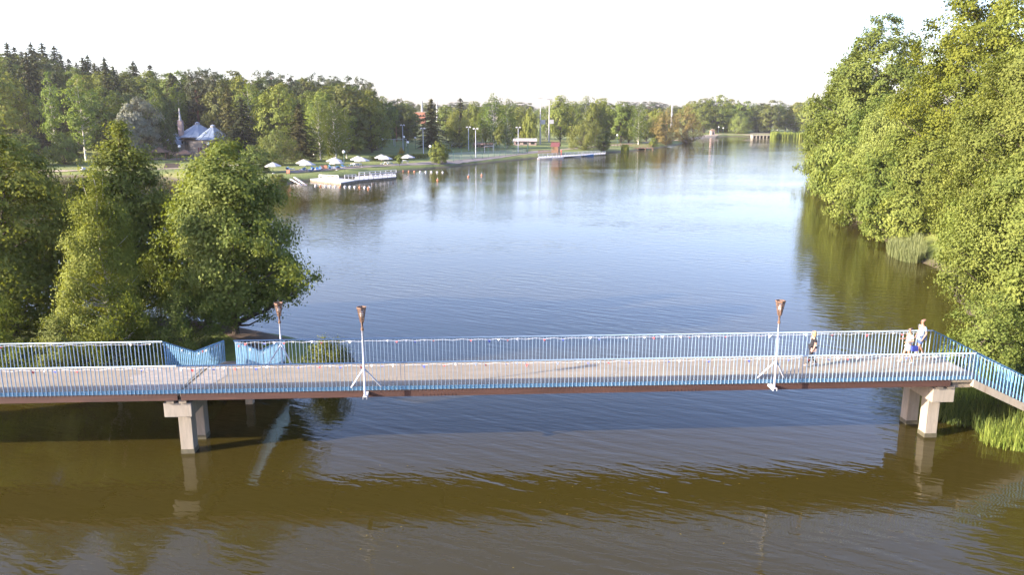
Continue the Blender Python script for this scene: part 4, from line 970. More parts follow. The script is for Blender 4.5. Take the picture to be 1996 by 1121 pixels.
lp = MB().prism([(0.17 * math.cos(a), 0.17 * math.sin(a)) for a in [0.25 + i * 5.78 / 13 for i in range(14)]] + [(0.02, 0)], 0.008, 0.016).mesh('lily_pad', L_['reed'])
for i, (px, py) in enumerate(((1862, 824), (1882, 827), (1892, 826), (1894, 829), (1900, 825), (1874, 825))):
    x, y = at_z(px, py, 0); o = link('lily_pad', lp, None, (x, y, 0)); o.rotation_euler = (0, 0, i * 1.3); o.scale = (0.7 + 0.1 * (i % 4),) * 2 + (1,)
    tag(o, 'floating lily pad between the right pier and the reed clump', 'lily pad', 'lily pads by the right pier')

# ------------------------------------------------------------------ paths and court on the far shore (ribbons following the ground)
def ribbon(name, pts, width, m, dz=0.07):
    P = []
    for a, b in zip(pts, pts[1:]):
        n = max(2, int(math.hypot(b[0] - a[0], b[1] - a[1]) / 2.0))
        for i in range(n): P.append((a[0] + (b[0] - a[0]) * i / n, a[1] + (b[1] - a[1]) * i / n))
    P.append(pts[-1]); P = np.array(P); T = np.gradient(P, axis=0); T /= np.maximum(np.linalg.norm(T, axis=1, keepdims=True), 1e-6)
    S = np.stack([-T[:, 1], T[:, 0]], 1); k = 4; rows = []
    for j in range(k + 1): rows.append(P + S * width * (j / k - .5))
    vs = []; fs = []
    A = np.array(rows); Z = height(A[..., 0].ravel(), A[..., 1].ravel()).reshape(A.shape[:2]) + dz
    n = len(P)
    for j in range(k + 1):
        for i in range(n): vs.append((A[j, i, 0], A[j, i, 1], Z[j, i]))
    for j in range(k):
        for i in range(n - 1): fs.append((j * n + i, j * n + i + 1, (j + 1) * n + i + 1, (j + 1) * n + i))
    o = MB().add(vs, fs).build(name, m, None, True); o['kind'] = 'structure'; return o
def G2_(px, py): p = gp(px, py); return (p.x, p.y)
ribbon('beach_path', [G2_(560, 336), G2_(640, 330), G2_(720, 324), G2_(800, 320), G2_(870, 315), G2_(960, 306), G2_(1045, 296), G2_(1080, 293)], 6.5, M['path'])
ribbon('lake_path', [G2_(1080, 293), G2_(1160, 286), G2_(1230, 280), G2_(1330, 274)], 4.0, M['sand'])
ribbon('dam_path', [G2_(1340, 271), G2_(1400, 266.5), G2_(1468, 262)], 7.0, M['sand'])
ribbon('meadow_path', [G2_(20, 333), G2_(200, 332), G2_(330, 329), G2_(470, 322)], 3.0, M['sand'])
ribbon('pavilion_yard', [G2_(270, 311), G2_(400, 310), G2_(470, 308)], 9.0, M['path'])
ribbon('islet_path', [(-13.4, 39.5), (-13.9, 43.0), (-17.0, 46.5), (-24, 47.5)], 2.6, M['dirt'], 0.05)

# ------------------------------------------------------------------ stone pavilion with tent roofs
pp = gp(384, 303); pav = thing('pavilion', 'stone pavilion with blue metal tent roofs and slender chimney spire', 'building', pp, 0)
U = pp.y / 1540.0            # metres per full-size picture pixel there
def octa(cx, cy, r, z0, z1, n=8): return [(cx + r * math.cos(math.pi / n + 2 * math.pi * k / n), cy + r * math.sin(math.pi / n + 2 * math.pi * k / n)) for k in range(n)]
for cx, cy, r, hw, hr in ((-1.6, 6.5, 6.2, 5.6, 3.8), (4.6, 2.5, 5.0, 4.9, 3.7), (-6.6, 1.5, 3.6, 3.6, 2.4)):
    MB().prism(octa(cx, cy, r, 0, 0), -0.6, hw).build('wall', M['stone'], pav)
    rf = MB().cone((cx, cy, hw - 0.15), r + 0.75, hr, 8, 0.65, math.pi / 8).build('roof', M['bluemetal'], pav)
    for k in range(16):
        a = math.pi / 8 + k * math.pi / 8; rr = (r + 0.75) * (1 if k % 2 == 0 else math.cos(math.pi / 8)); r2 = 0.65 * (1 if k % 2 == 0 else math.cos(math.pi / 8))
        MB().bar((cx + rr * math.cos(a), cy + rr * math.sin(a), hw - 0.12), (cx + r2 * math.cos(a), cy + r2 * math.sin(a), hw - 0.13 + hr), 0.09, 0.09).build('standing_seam', M['bluemetal'], rf)
    MB().prism(octa(cx, cy, 0.72, 0, 0), hw - 0.15 + hr - 0.02, hw + hr + 0.3).build('roof_lantern', M['steel'], rf)
    MB().cone((cx, cy, hw + hr + 0.3), 0.95, 0.4, 8).build('lantern_cap', M['bluemetal'], rf)
MB().box((1.6, -1.6, 1.9), (5.2, 1.6, 5.0)).build('front_wall', M['stone'], pav)
MB().box((-2.2, -0.2, 4.9), (4.6, 3.0, 0.25)).build('flat_roof', M['darkglass'], pav)
MB().box((-5.1, 2.2, 5.2), (1.35, 1.2, 10.6)).build('chimney', M['pink'], pav)
MB().tube([(-5.1, 2.2, 10.4), (-5.1, 2.2, 11.2), (-5.15, 2.2, 14.2)], [0.42, 0.36, 0.05], 6).build('spire', M['steel'], pav)
for x, y, z, w, h, mm in ((2.0, -2.44, 1.9, 1.2, 1.3, 'redroof'), (-3.2, -1.0, 3.9, 1.5, 0.9, 'darkglass'), (-6.0, -2.1, 2.0, 0.9, 1.6, 'darkglass')):
    wi = MB().box((x, y, z), (w, 0.12, h)).build('window', M[mm], pav)
    MB().box((x, y - 0.08, z - h / 2 - 0.08), (w + 0.3, 0.25, 0.12)).build('window_sill', M['conc'], wi)
    MB().box((x, y - 0.08, z), (0.08, 0.06, h)).build('mullion', M['white'], wi)
MB().box((5.4, -2.42, 1.5), (2.4, 0.15, 3.0)).build('door', M['redroof'], pav)
for x in (4.1, 6.8): MB().tube([(x, -3.6, -0.3), (x, -3.6, 3.4)], 0.14, 8).build('porch_post', M['wood'], pav)
MB().box((5.4, -3.0, 3.55), (3.6, 2.0, 0.3)).build('porch_roof', M['darkglass'], pav)

def gazebo(label, px, py, w, h):
    p = gp(px, py); e = thing('picnic_shelter', label, 'shelter', p, 0.1)
    for sx in (-1, 1):
        for sy in (-1, 1): MB().tube([(sx * w / 2.4, sy * w / 3.2, -0.2), (sx * w / 2.4, sy * w / 3.2, h * 0.62)], 0.09, 6).build('post', M['wood'], e)
    MB().cone((0, 0, h * 0.6), w * 0.68, h * 0.4, 4, 0, math.pi / 4).build('roof', M['wood'], e)
    MB().box((0, 0, 0.7), (w * 0.5, 0.6, 0.08)).build('table_top', M['wood'], e)
gazebo('brown picnic shelter with hipped roof at the silver willow', 312, 311, 5.0, 3.6)
gazebo('wooden picnic shelter in front of the pavilion wall', 362, 313, 4.6, 3.2)
p = gp(336, 327); e = thing('turf_shelter', 'low dark A-frame shelter standing in the meadow', 'shelter', p, 0.3); e.scale = (.62, .62, .62)
MB().add([(-3.2, -1.2, 0), (3.2, -1.2, 0), (2.6, 0, 1.7), (-2.4, 0, 1.9)], [(0, 1, 2, 3)]).build('roof_panel', M['bark'], e)
MB().add([(-3.2, 1.2, 0), (3.2, 1.2, 0), (2.6, 0, 1.7), (-2.4, 0, 1.9)], [(3, 2, 1, 0)]).build('roof_panel', M['bark'], e)
for s in (-1, 1): MB().bar((s * 2.5, -1.3, -0.1), (s * 2.4, 0.2, 2.0), 0.12, 0.12).build('rafter', M['wood'], e); MB().bar((s * 2.5, 1.3, -0.1), (s * 2.4, -0.2, 2.0), 0.12, 0.12).build('rafter', M['wood'], e)
o = MB().ball((0, 0, 0.5), 0.6, 10, 6, (1.1, 1, 0.85)).build('boulder', M['white'], None, True); o.location = gp(162, 333); tag(o, 'round pale boulder on the meadow near the bush', 'boulder')

# ------------------------------------------------------------------ beach: parasols, loungers, tables
def make_parasol():
    r = thing('parasol', '', 'parasol')
    MB().cone((0, 0, 0), 0.45, 0.12, 12, 0.4).build('base', M['steel'], r)
    MB().tube([(0, 0, 0), (0, 0, 3.0)], 0.04, 6).build('pole', M['wood'], r)
    c = MB(); n = 8; R0 = 2.55
    for lv, (rr, zz) in enumerate(((R0, 2.05), (R0 * .52, 2.55), (.1, 3.0))):
        for k in range(n): a = math.pi / 8 + k * math.pi / 4; c.v.append((rr * math.cos(a), rr * math.sin(a), zz))
    for lv in range(2):
        for k in range(n): c.f.append((lv * n + k, lv * n + (k + 1) % n, (lv + 1) * n + (k + 1) % n, (lv + 1) * n + k))
    c.f.append(tuple(range(2 * n, 3 * n)))
    for k in range(n):                                  # hanging valance
        a = math.pi / 8 + k * math.pi / 4; b = a + math.pi / 4; o = len(c.v)
        c.v += [(R0 * math.cos(a), R0 * math.sin(a), 2.05), (R0 * math.cos(b), R0 * math.sin(b), 2.05), (R0 * math.cos(b), R0 * math.sin(b), 1.85), (R0 * math.cos(a), R0 * math.sin(a), 1.85)]; c.f.append((o, o + 1, o + 2, o + 3))
    c.build('canopy', M['canvas'], r)
    for k in range(n): a = math.pi / 8 + k * math.pi / 4; MB().bar((0.05, 0, 2.9) if False else (0.1 * math.cos(a), 0.1 * math.sin(a), 2.93), (R0 * .95 * math.cos(a), R0 * .95 * math.sin(a), 2.04), 0.03, 0.03).build('rib', M['wood'], r)
    return r
par0 = None
for i, (px, pt, lab) in enumerate(((593, 311, 'rear white parasol of the pair by the tall larch'), (600, 315, 'front white parasol of the pair by the tall larch'), (652, 306.5, 'rear white parasol of the pair under the golden birches'), (657, 311.5, 'front white parasol of the pair under the golden birches'),
        (698, 303, 'rear white parasol of the pair by the free young tree'), (706, 306, 'front white parasol of the pair by the free young tree'), (744, 299, 'rear white parasol of the pair beside the hedge'), (752, 302, 'front white parasol of the pair beside the hedge'),
        (795, 299, 'single white parasol in front of the yellow bush'), (533, 318, 'white parasol half hidden by the bushy willow'))):
    p = gp(px, pt + 20); k = make_parasol() if par0 is None else dup(par0); par0 = par0 or k
    k.location = p; k.scale = (.74 + .03 * (i % 3),) * 2 + (.85,); k.rotation_euler = (0, 0, i * 0.37); tag(k, lab, 'parasol', 'white parasols on the beach lawn')
def make_lounger():
    r = thing('sun_lounger', '', 'lounger')
    MB().box((0.25, 0, 0.34), (1.3, 0.62, 0.1)).build('seat', M['blueplas'], r)
    MB().box((-0.62, 0, 0.58), (0.75, 0.62, 0.09), 0, 0.75).build('backrest', M['blueplas'], r)
    for sx in (-0.3, 0.75):
        for sy in (-.26, .26): MB().box((sx, sy, 0.15), (0.06, 0.06, 0.34)).build('leg', M['white'], r)
    MB().box((0.1, 0, 0.42), (1.0, 0.5, 0.06)).build('towel', M['whiteflag'], r)
    return r
l0 = None; gl = random.Random(4)
for i, (px, py) in enumerate(((562, 333), (568, 332), (590, 333), (596, 334), (603, 334), (608, 333), (613, 332), (619, 333), (624, 332), (645, 331), (652, 330.5), (658, 330), (664, 330), (648, 328), (670, 327))):
    k = make_lounger() if l0 is None else dup(l0); l0 = l0 or k
    k.location = gp(px, py); k.rotation_euler = (0, 0, gl.uniform(0, 6.28)); tag(k, 'blue sun lounger with white towel below the parasols', 'lounger', 'sun loungers on the beach lawn')
def deck_chair(label, px, py):
    e = thing('deck_chair', label, 'chair', gp(px, py), gl.uniform(0, 6))
    MB().bar((0.4, 0, 0.4), (-0.5, 0, 1.15), 0.7, 0.05).build('sling', M['orange'], e)
    for s in (-.38, .38): MB().bar((-.55, s, 1.2), (.5, s, 0), .05, .05).build('frame', M['wood'], e); MB().bar((.45, s, .5), (-.5, s, 0), .05, .05).build('frame', M['wood'], e)
deck_chair('orange deck chair between the two groups of loungers', 630, 332); deck_chair('second orange deck chair beside the first, nearer the birches', 635, 331.5); deck_chair('orange deck chair by the slipway rails', 562, 341)
def picnic(label, px, py, m):
    e = thing('picnic_table', label, 'table', gp(px, py), gl.uniform(0, 3))
    MB().box((0, 0, .78), (2.0, .9, .08)).build('table_top', M[m], e)
    for s in (-1, 1):
        MB().box((0, s * .85, .45), (2.0, .3, .07)).build('bench', M['blueplas'], e)
        for t in (-.8, .8): MB().bar((t, s * .95, -.05), (t, s * .25, .78), .08, .08).build('leg', M['white'], e)
for lab, px, py in (('white and blue picnic table on the path by the young tree', 690, 325), ('white picnic table beside the front parasol by the young tree', 697, 323.5), ('blue picnic table farther along the path past the hedge', 756, 321), ('white topped picnic table by the hedge end', 789, 318)): picnic(lab, px, py, 'white')
# clipped hedge along the path
p0 = gp(725, 314); p1 = gp(835, 308)
hl = math.hypot(p1.x - p0.x, p1.y - p0.y); g = np.random.default_rng(8); n = 3000
P = np.stack([g.random(n) * hl, g.normal(0, 0.5, n), g.random(n) ** .7 * 1.3], 1)
hd = link('hedge', leaf_mesh('hedge', P, nrm(g.normal(0, 1, (n, 3)) + [0, -.3, .6]), nrm(g.normal(0, 1, (n, 3))), .45 * (.6 + .6 * g.random(n)), .7, g.random(n), L_['willow']), None, p0)
hd.rotation_euler = (0, 0, math.atan2(p1.y - p0.y, p1.x - p0.x)); tag(hd, 'low clipped hedge behind the beach path', 'hedge')

# bathing pontoon
def W_(px, py, z): x, y = at_z(px, py, z); return Vector((x, y, 0))
pt0 = W_(690, 347, .5); pon = thing('bathing_pontoon', 'white floating bathing pontoon with railings at the beach', 'pontoon', pt0)
def rel(px, py): q = W_(px, py, .5) - pt0; return (q.x, q.y)
A = [rel(604, 348.5), rel(664, 356), rel(697, 350.5), rel(640, 345)]; B = [rel(690, 351), rel(773, 344), rel(771, 338), rel(692, 344)]
for poly in (A, B):
    n = 9
    for i in range(n):            # planks across
        a, b, c, d = [np.array(q) for q in poly]; t0, t1 = i / n + .006, (i + 1) / n - .006
        MB().prism([tuple(a + (b - a) * t0), tuple(a + (b - a) * t1), tuple(d + (c - d) * t1), tuple(d + (c - d) * t0)], .36, .5).build('plank', M['white'], pon)
    MB().prism([tuple(np.array(q) * .99) for q in poly], .0, .35).build('float', M['concd'], pon)
def rail_run(e, pts, h, n, m, z=.5, mid=(0.55, 1.0)):
    for (x0, y0), (x1, y1) in zip(pts, pts[1:]):
        for i in range(n + 1): t = i / n; MB().box((x0 + (x1 - x0) * t, y0 + (y1 - y0) * t, z + h / 2), (.14, .14, h)).build('post', M[m], e)
        for q in mid: MB().bar((x0, y0, z + h * q), (x1, y1, z + h * q), .07, .13).build('rail', M[m], e)
rail_run(pon, [rel(700, 344), rel(772, 338.5)], 0.95, 7, 'white'); rail_run(pon, [rel(772, 338.5), rel(773, 344)], 0.95, 2, 'white'); rail_run(pon, [rel(724, 348), rel(773, 344)], 0.95, 6, 'white')
rail_run(pon, [rel(622, 347.5), rel(660, 349.5)], 0.8, 5, 'white'); rail_run(pon, [rel(672, 348), rel(694, 347)], 0.8, 3, 'white')
for k in range(2):
    q = gp(566 + k * 8, 351); MBo = thing('slipway_rail', ['pale slipway rail nearer the bush, running into the water', 'pale slipway rail nearer the pontoon, running into the water'][k], 'rail', (q.x, q.y, 0))
    e2 = W_(590 + k * 8, 361, 0) - Vector((q.x, q.y, 0)); MB().bar((0, 0, q.z + .1), (e2.x, e2.y, -.1), .35, .16).build('beam', M['white'], MBo)
    for i in range(4): t = i / 3.5; MB().bar((e2.x * t - .6, e2.y * t, q.z * (1 - t) + .02), (e2.x * t + .6, e2.y * t, q.z * (1 - t) + .02), .15, .1).build('sleeper', M['wood'], MBo)
# buoys
b0 = MB().ball((0, 0, .08), .26, 8, 6).mesh('buoy', M['white'], True); b1 = MB().ball((0, 0, .08), .26, 8, 6).mesh('buoy', M['orange'], True)
for i in range(12):
    q = W_(615 + i * 9.6, 362.5 + i * .35, 0); tag(link('buoy', b1 if i % 4 == 1 else b0, None, q), 'orange float on the line off the bathing pontoon' if i % 4 == 1 else 'white float on the line off the bathing pontoon', 'buoy', 'orange floats off the pontoon' if i % 4 == 1 else 'white floats off the pontoon')
for i in range(8):
    q = W_(786 + i * 11, 334.2 + i * .3, 0); tag(link('buoy', b1 if i < 3 else b0, None, q), 'orange float of the line past the pontoon railing' if i < 3 else 'white float of the line beside the conical bush', 'buoy', 'orange floats past the railing' if i < 3 else 'white floats by the bush')
bbig = MB().ball((0, 0, .1), .24, 10, 7, (1, 1, 1.2)).mesh('float_body', M['orange'], True); bcap = MB().tube([(0, 0, .45), (0, 0, .7)], .04, 6).mesh('top_pin', M['white'])
for px, py, lab in ((718, 368, 'large orange buoy out in the water off the pontoon'), (853, 352, 'orange buoy in open water before the conical bush'), (913, 345, 'orange buoy below the double headed court lamp'), (939, 342, 'orange buoy farthest along the court shore')):
    e = thing('marker_buoy', lab, 'buoy', W_(px, py, 0), 0, 'orange marker buoys'); link('float_body', bbig, e); link('top_pin', bcap, e)
for px, py in ((728, 358), (766, 357)):
    e = thing('duck', 'dark duck swimming off the bathing pontoon', 'duck', W_(px, py, 0), 2.0, 'ducks off the pontoon')
    MB().tube([(-.5, 0, .12), (-.3, 0, .1), (0, 0, .08), (.25, 0, .1), (.34, 0, .3), (.42, 0, .36), (.56, 0, .33)], [.03, .13, .19, .14, .07, .08, .02], 8).build('body', M['black'], e, True)
    MB().bar((.5, 0, .35), (.62, 0, .33), .05, .03).build('bill', M['orange'], e)

# ------------------------------------------------------------------ lamps, masts, fence, goals
def ball_lamp(label, px, pb, ptop):
    p = gp(px, pb); H = max(3.2, z_at(px, ptop, p.y) - p.z); e = thing('globe_lamp', label, 'lamp', p)
    MB().tube([(0, 0, -.2), (0, 0, H - .5)], [.11, .08], 6).build('pole', M['greenpost'], e); MB().cone((0, 0, H - .62), .16, .15, 8, .22).build('cup', M['greenpost'], e); MB().ball((0, 0, H - .12), .42, 10, 7).build('globe', M['bulb'], e, True)
for l, px, pb, pt in (('globe lamp at the football goals near the free standing birch', 745, 292, 270.5), ('globe lamp among the yellow bush and goals', 788, 296, 266), ('globe lamp directly behind the single parasol', 795.5, 300, 276.5), ('globe lamp in front of the solitary spruce', 810, 290, 268), ('globe lamp beside the conical bush', 839, 304, 289),
        ('globe lamp at the thin young tree by the fence', 943, 288, 261), ('globe lamp on the lawn past the boat dock', 1203, 281, 262.7), ('globe lamp on the road behind the pavilion', 484.5, 302, 282.7), ('globe lamp beside the golden birch saplings', 671, 318, 298), ('globe lamp at the pavilion shelter', 352, 311, 284), ('globe lamp at the pavilion porch', 408, 311, 279),
        ('globe lamp beside the far kiosk, tallest there', 1400, 267, 247), ('globe lamp between kiosk and sluice bridge', 1409, 266, 249)): ball_lamp(l, px, pb, pt)
def twin(label, px, pb, ptop):
    p = gp(px, pb); H = z_at(px, ptop, p.y) - p.z; e = thing('court_floodlight', label, 'floodlight', p)
    MB().tube([(0, 0, -.2), (0, 0, H)], [.17, .10], 6).build('mast', M['lampblue'], e); MB().bar((-.55, 0, H), (.55, 0, H), .1, .1).build('cross_arm', M['steel'], e)
    for s in (-1, 1): MB().box((s * .55, -.1, H + .1), (.62, .4, .4), 0, s * .35).build('lamp_box', M['white'], e)
for l, px, pb, pt in (('twin headed court floodlight in front of the solitary spruce', 825.5, 300, 250.5), ('twin headed floodlight behind the court fence', 913.5, 293, 248), ('twin headed floodlight at the lake side of the court fence', 927.5, 308, 251), ('twin headed floodlight at the far end of the court', 1010, 298, 248.5), ('slim floodlight pole by the football goals', 786, 295, 244)): twin(l, px, pb, pt)
def mast(label, px, pb, ptop, Y=None, w=.36, box=True):
    if Y is None: p = gp(px, pb)
    else: x = x_at(px, pb, Y); p = Vector((x, Y, hz(x, Y)))
    H = z_at(px, ptop, p.y) - p.z; e = thing('lattice_mast', label, 'mast', p)
    MB().tube([(0, 0, -.3), (0, 0, H)], [w, w * .55], 8).build('shaft', M['steel'], e)
    if box:
        MB().bar((-1.6, 0, H), (1.6, 0, H), .3, .3).build('cross_arm', M['steel'], e)
        for s in (-1.4, -.5, .5, 1.4): MB().box((s, -.3, H + .35), (.75, .5, .6)).build('floodlight_box', M['white'], e)
        MB().box((1.2, -.3, H * .48), (1.9, .3, 1.9)).build('equipment_box', M['steel'], e)
mast('tall floodlight mast with mid height box, by the white roofed hall', 1053, 281, 190); mast('second tall floodlight mast, beside the park trees', 1070, 277, 193)
mast('stadium floodlight mast standing before the pine wood', 706, 266, 203, None, .6)
mast('very tall thin radio mast on the skyline', 1247, 240, 160, 900, .55, False); mast('white factory chimney by the orange building on the skyline', 823, 235, 196, 700, 1.2, False)
mast('thin pylon on the skyline behind the solitary spruce', 852, 235, 189, 720, .8, True); mast('faint thin mast on the skyline over the playing field', 923, 235, 173, 1000, .5, False); mast('white pointed spire on the skyline over the ochre willows', 1309, 235, 198, 720, 1.0, False)
x = x_at(818, 225, 690); e = thing('brick_block', 'orange brick apartment block half hidden on the skyline', 'building', (x, 690, hz(x, 690)))
MB().box((0, 0, 4.5), (10, 8, 10)).build('wall', M['brick'], e); MB().box((0, 0, 9.7), (10.6, 8.6, .5)).build('roof', M['conc'], e)
for r_ in range(2):
    for c_ in range(4): MB().box((-3.6 + c_ * 2.4, -4.03, 3.2 + r_ * 3.4), (1.4, .1, 1.6)).build('window', M['darkglass'], e)
# court fence
fp = [gp(q[0], q[1]) for q in ((868, 316), (900, 312.5), (940, 309), (985, 304), (1028, 299), (1030, 290), (985, 292), (935, 294), (880, 297), (868, 299))]
fo = fp[0]; fe = thing('court_fence', 'green wire fence of posts around the sports court', 'fence', fo)
for a, b in list(zip(fp, fp[1:])) + [(fp[-1], fp[0])]:
    n = max(1, int((b - a).length / 4.0))
    for i in range(n): q = a + (b - a) * (i / n) - fo; MB().tube([(q.x, q.y, q.z - .3), (q.x, q.y, q.z + 3.1)], .06, 5).build('post', M['greenpost'], fe)
    for h in (.15, 1.6, 3.05): MB().bar(a - fo + Vector((0, 0, h)), b - fo + Vector((0, 0, h)), .05, .05).build('wire_rail', M['greenpost'], fe)
cx = [gp(*q) for q in ((874, 314), (940, 307.5), (1024, 298.5), (1026, 291), (940, 295), (874, 298.5))]
cs = MB().add([(q.x, q.y, q.z + .12) for q in cx], [tuple(range(6))]).build('court_surface', mat('green_court', (.13, .16, .09), .95, .15, .3), None); cs['kind'] = 'structure'
def goal(label, px, pb, w, m='white'):
    p = gp(px, pb); e = thing('football_goal', label, 'goal', p)
    for s in (-1, 1): MB().tube([(s * w / 2, 0, -.1), (s * w / 2, 0, 2.6)], .09, 6).build('post', M[m], e); MB().bar((s * w / 2, 0, 2.55), (s * w / 2, 1.8, 0), .06, .06).build('stay', M[m], e)
    MB().bar((-w / 2, 0, 2.6), (w / 2, 0, 2.6), .16, .16).build('crossbar', M[m], e)
goal('white football goal nearest the free standing birch', 757, 285, 5); goal('white football goal between the globe lamps', 780, 284, 5); goal('small white goal inside the fenced court', 953, 299, 3)
# halls behind the courts
def hall(label, px0, px1, pb, ptop, wall, roof, gable=True):
    p = gp((px0 + px1) / 2, pb); w = (px1 - px0) / 1540 * p.y; h = z_at(px0, ptop, p.y) - p.z; e = thing('low_hall', label, 'building', p)
    MB().box((0, 3.5, h * .31), (w, 7, h * .62 + .6)).build('wall', M[wall], e)
    MB().add([(-w / 2 - .3, -.6, h * .6), (w / 2 + .3, -.6, h * .6), (w / 2 + .3, 3.5, h), (-w / 2 - .3, 3.5, h), (w / 2 + .3, 7.5, h * .6), (-w / 2 - .3, 7.5, h * .6)], [(0, 1, 2, 3), (3, 2, 4, 5), (0, 3, 5), (1, 4, 2)]).build('roof', M[roof], e)
    n = max(2, int(w / 2.5))
    for i in range(n): MB().box((-w / 2 + (i + .5) * w / n, -.02, h * .3), (w / n * .5, .1, h * .3)).build('window', M['darkglass'], e)
hall('long low hall with white curved roof behind the courts', 1002, 1045, 283, 270, 'pink', 'canvas'); hall('pale pink low building with a flat roof by the fence', 922, 960, 287, 278.5, 'pink', 'wood'); hall('small white kiosk behind the grey green willow', 880, 892, 287, 279, 'white', 'pink')
# red roofed boat hut with benches
p = gp(1083, 299); e = thing('boat_hut', 'timber boat hut on posts with red gable roof at the dock', 'hut', p, -.25); e.scale = (.76, .76, .7); k = p.y / 1540
w, d = 17 * k, 3.6
for sx in (-1, 1):
    for sy in (-1, 1): MB().box((sx * w * .46, sy * d * .46, 1.8), (.25, .25, 4.4)).build('post', M['wood'], e)
for i in range(9): MB().box((-w / 2 + (i + .5) * w / 9, -d / 2, 1.1), (w / 9 * .88, .08, 1.4)).build('wall_board', M['wood'], e); MB().box((-w / 2 + (i + .5) * w / 9, d / 2, 1.8), (w / 9 * .96, .08, 3.6)).build('wall_board', M['wood'], e)
for i in range(9): MB().box((w / 2, -d / 2 + (i + .5) * d / 9, 2.0), (.08, d / 9 * .96, 3.8)).build('wall_board', M['wood'], e)
MB().add([(-w / 2 - .5, -d / 2 - .7, 3.5), (w / 2 + .5, -d / 2 - .7, 3.5), (w / 2 + .5, 0, 5.6), (-w / 2 - .5, 0, 5.6)], [(0, 1, 2, 3)]).build('roof_slope', M['redroof'], e)
MB().add([(-w / 2 - .5, d / 2 + .7, 3.5), (w / 2 + .5, d / 2 + .7, 3.5), (w / 2 + .5, 0, 5.6), (-w / 2 - .5, 0, 5.6)], [(3, 2, 1, 0)]).build('roof_slope', M['redroof'], e)
MB().add([(w / 2 + .05, -d / 2, 3.6), (w / 2 + .05, d / 2, 3.6), (w / 2 + .05, 0, 5.4)], [(0, 1, 2)]).build('gable', M['wood'], e)
p = gp(1068, 300); e = thing('terrace_fence', 'brown timber terrace balustrade left beside the boat hut', 'fence', p)
for i in range(16): MB().bar((-3.4 + i * .45, -.4 + .05 * i, -.2), (-3.4 + i * .45, -.4 + .05 * i, 1.25), .14, .14).build('picket', M['wood'], e)
for h in (.35, 1.2): MB().bar((-3.5, -.4, h), (3.4, .35, h), .1, .14).build('rail', M['wood'], e)
# boat dock and boats
d0 = W_(1115, 303, .5); dk = thing('boat_dock', 'long white boat dock with railings below the leaning willow', 'dock', d0)
def rd(px, py): q = W_(px, py, .5) - d0; return (q.x, q.y)
a, b, c, d_ = [np.array(q) for q in (rd(1049, 308), rd(1180, 299.5), rd(1180, 297), rd(1049, 304.5))]
for i in range(26):
    t0, t1 = i / 26 + .003, (i + 1) / 26 - .003
    MB().prism([tuple(a + (b - a) * t0), tuple(a + (b - a) * t1), tuple(d_ + (c - d_) * t1), tuple(d_ + (c - d_) * t0)], .3, .5).build('plank', M['white'], dk)
rail_run(dk, [tuple(a + (b - a) * .38), tuple(a + (b - a) * .50)], 0.9, 3, 'white'); rail_run(dk, [tuple(a + (b - a) * .62), tuple(b)], 0.9, 9, 'white'); rail_run(dk, [tuple(d_), tuple(d_ + (c - d_) * .9)], 0.8, 14, 'white')
def boat(label, px, py, rz, m, L=4.2):
    e = thing('rowing_boat', label, 'boat', W_(px, py, .1), rz, 'boats moored at the dock'); mb = MB(); n = 7; st = []
    for i in range(n):
        t = i / (n - 1); x = (t - .5) * L; w = .75 * math.sin(math.pi * min(1, .22 + t * .62) ** 1.0) if t < .98 else .04; st.append((x, w, .5 + .25 * t ** 3))
    for x, w, h in st: mb.v += [(x, -w, h), (x, -w * .6, -.05), (x, w * .6, -.05), (x, w, h), (x, w * .86, h), (x, w * .5, .12), (x, -w * .5, .12), (x, -w * .86, h)]
    for i in range(n - 1):
        for k in range(8): mb.f.append((i * 8 + k, i * 8 + (k + 1) % 8, (i + 1) * 8 + (k + 1) % 8, (i + 1) * 8 + k))
    mb.f.append(tuple(range(7, -1, -1))); mb.build('hull', M[m], e)
    for x in (-.9, .3): MB().box((x, 0, .36), (.3, 1.25, .06)).build('thwart', M['wood'], e)
boat('white rowing boat at the meadow end of the dock', 1062, 310, .1, 'white', 5); boat('white rowing boat beside the hut end of the dock, second along', 1084, 309.3, .1, 'white', 5); boat('white boat with dark shade, between the dock railings', 1121, 305.5, .2, 'white'); boat('blue and white boat at the long railing of the dock', 1147, 303.8, .4, 'blueplas')
boat('white boat with raised bow beyond the blue one', 1138, 300.0, .9, 'white'); boat('white boat close to the willow trunk', 1128, 299.2, .5, 'white')
p = W_(1094, 302.5, .5); e = thing('life_ring_post', 'red life ring post standing on the boat dock', 'post', (p.x, p.y, .45)); MB().tube([(0, 0, 0), (0, 0, 1.5)], .1, 6).build('post', M['redplas'], e); MB().ball((0, 0, 1.5), .3, 8, 6).build('float', M['redplas'], e)
# timber jetty, fence by it
q = W_(1250, 289, .6); e = thing('timber_jetty', 'small dark timber jetty under the upright poplar', 'jetty', q)
for i in range(10): MB().box((-5 + i * 1.05, 2.5, .75), (1.0, 7, .14)).build('plank', M['wood'], e)
for sx in (-4.6, -1.5, 1.6, 4.7):
    for sy in (-.8, 5): MB().tube([(sx, sy, -1.5), (sx, sy, .8)], .18, 6).build('pile', M['wood'], e)
rail_run(e, [(-5, 5.8), (5.3, 5.8)], 1.1, 6, 'wood', .8)
p = gp(1212, 287); e = thing('timber_fence', 'weathered timber fence on the lawn beside the jetty', 'fence', p); rail_run(e, [(-4.5, 0), (3.5, 1)], 1.3, 6, 'wood', 0)
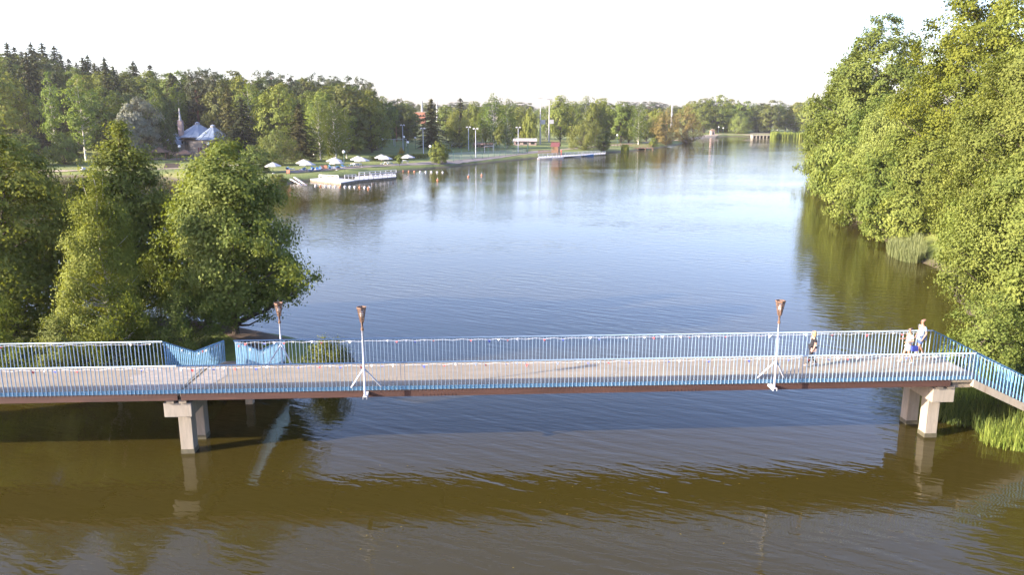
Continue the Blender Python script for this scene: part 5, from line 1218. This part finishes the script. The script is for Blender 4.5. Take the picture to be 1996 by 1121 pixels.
# kiosk and sluice bridge at the far end
p = gp(1388, 267); e = thing('brick_kiosk', 'small pinkish kiosk with dark hipped roof on the dam', 'kiosk', p, .15); e.scale = (.8, .8, .68); k = p.y / 1540
MB().box((0, 0, 2.0), (9 * k, 3.2, 4.4)).build('wall', M['pink'], e); MB().cone((0, 0, 4.2), 8.0 * k, 1.8, 4, 0, math.pi / 4).build('roof', M['wood'], e); MB().box((0, -1.72, 1.6), (1.1, .1, 2.4)).build('door', M['darkglass'], e)
s0 = W_(1485, 268, 0); e = thing('sluice_bridge', 'white sluice bridge with railing at the far end of the lake', 'bridge', s0); e.scale = (1, 1, .8); k = s0.y / 1540; w = 36 * k
MB().box((0, 2.5, 1.75), (w, 5, .5)).build('deck', M['conc'], e)
for i in range(6): MB().box((-w / 2 + .4 + i * (w - .8) / 5, 2.5, .3), (.6, 4.8, 2.5)).build('pillar', M['conc'], e)
for i in range(5): MB().box((-w / 2 + .4 + (i + .5) * (w - .8) / 5, 1.2, .6), ((w - .8) / 5 - .65, .3, 1.9)).build('sluice_gate', M['darkglass'], e)
rail_run(e, [(-w / 2, .1), (w / 2, .1)], 1.5, 8, 'conc', 2.0); rail_run(e, [(-w / 2, 4.9), (w / 2, 4.9)], 1.5, 8, 'conc', 2.0)
# ------------------------------------------------------------------ a few leaves floating on the near water
g = random.Random(21)
lf = MB().add([(-.05, 0, .006), (0, -.025, .01), (.05, 0, .006), (0, .025, .01)], [(0, 1, 2, 3)]).mesh('floating_leaf', L_['yellow'])
for i in range(26):
    x, y = at_z(g.uniform(520, 1700), g.uniform(900, 1110), 0); o = link('floating_leaf', lf, None, (x, y, 0)); o.rotation_euler = (0, 0, g.random() * 6); s = g.uniform(.5, 1.0); o.scale = (s, s, 1)
    tag(o, 'tiny yellow leaf floating on the brown water before the bridge', 'leaf', 'leaves floating on the near water')

# ------------------------------------------------------------------ summer haze over the lake
hzm = bpy.data.materials.new('thin_summer_haze'); hzm.use_nodes = True
hn = hzm.node_tree; hn.nodes.remove(hn.nodes['Principled BSDF'])
pv = hn.nodes.new('ShaderNodeVolumePrincipled'); pv.inputs['Color'].default_value = (0.93, 0.93, 0.96, 1); pv.inputs['Density'].default_value = 0.00009; pv.inputs['Anisotropy'].default_value = 0.2
hn.links.new(pv.outputs[0], hn.nodes['Material Output'].inputs['Volume'])
hbx = MB().box((0, 500, 33.5), (3400, 2800, 75)).build('haze', hzm); hbx['kind'] = 'stuff'
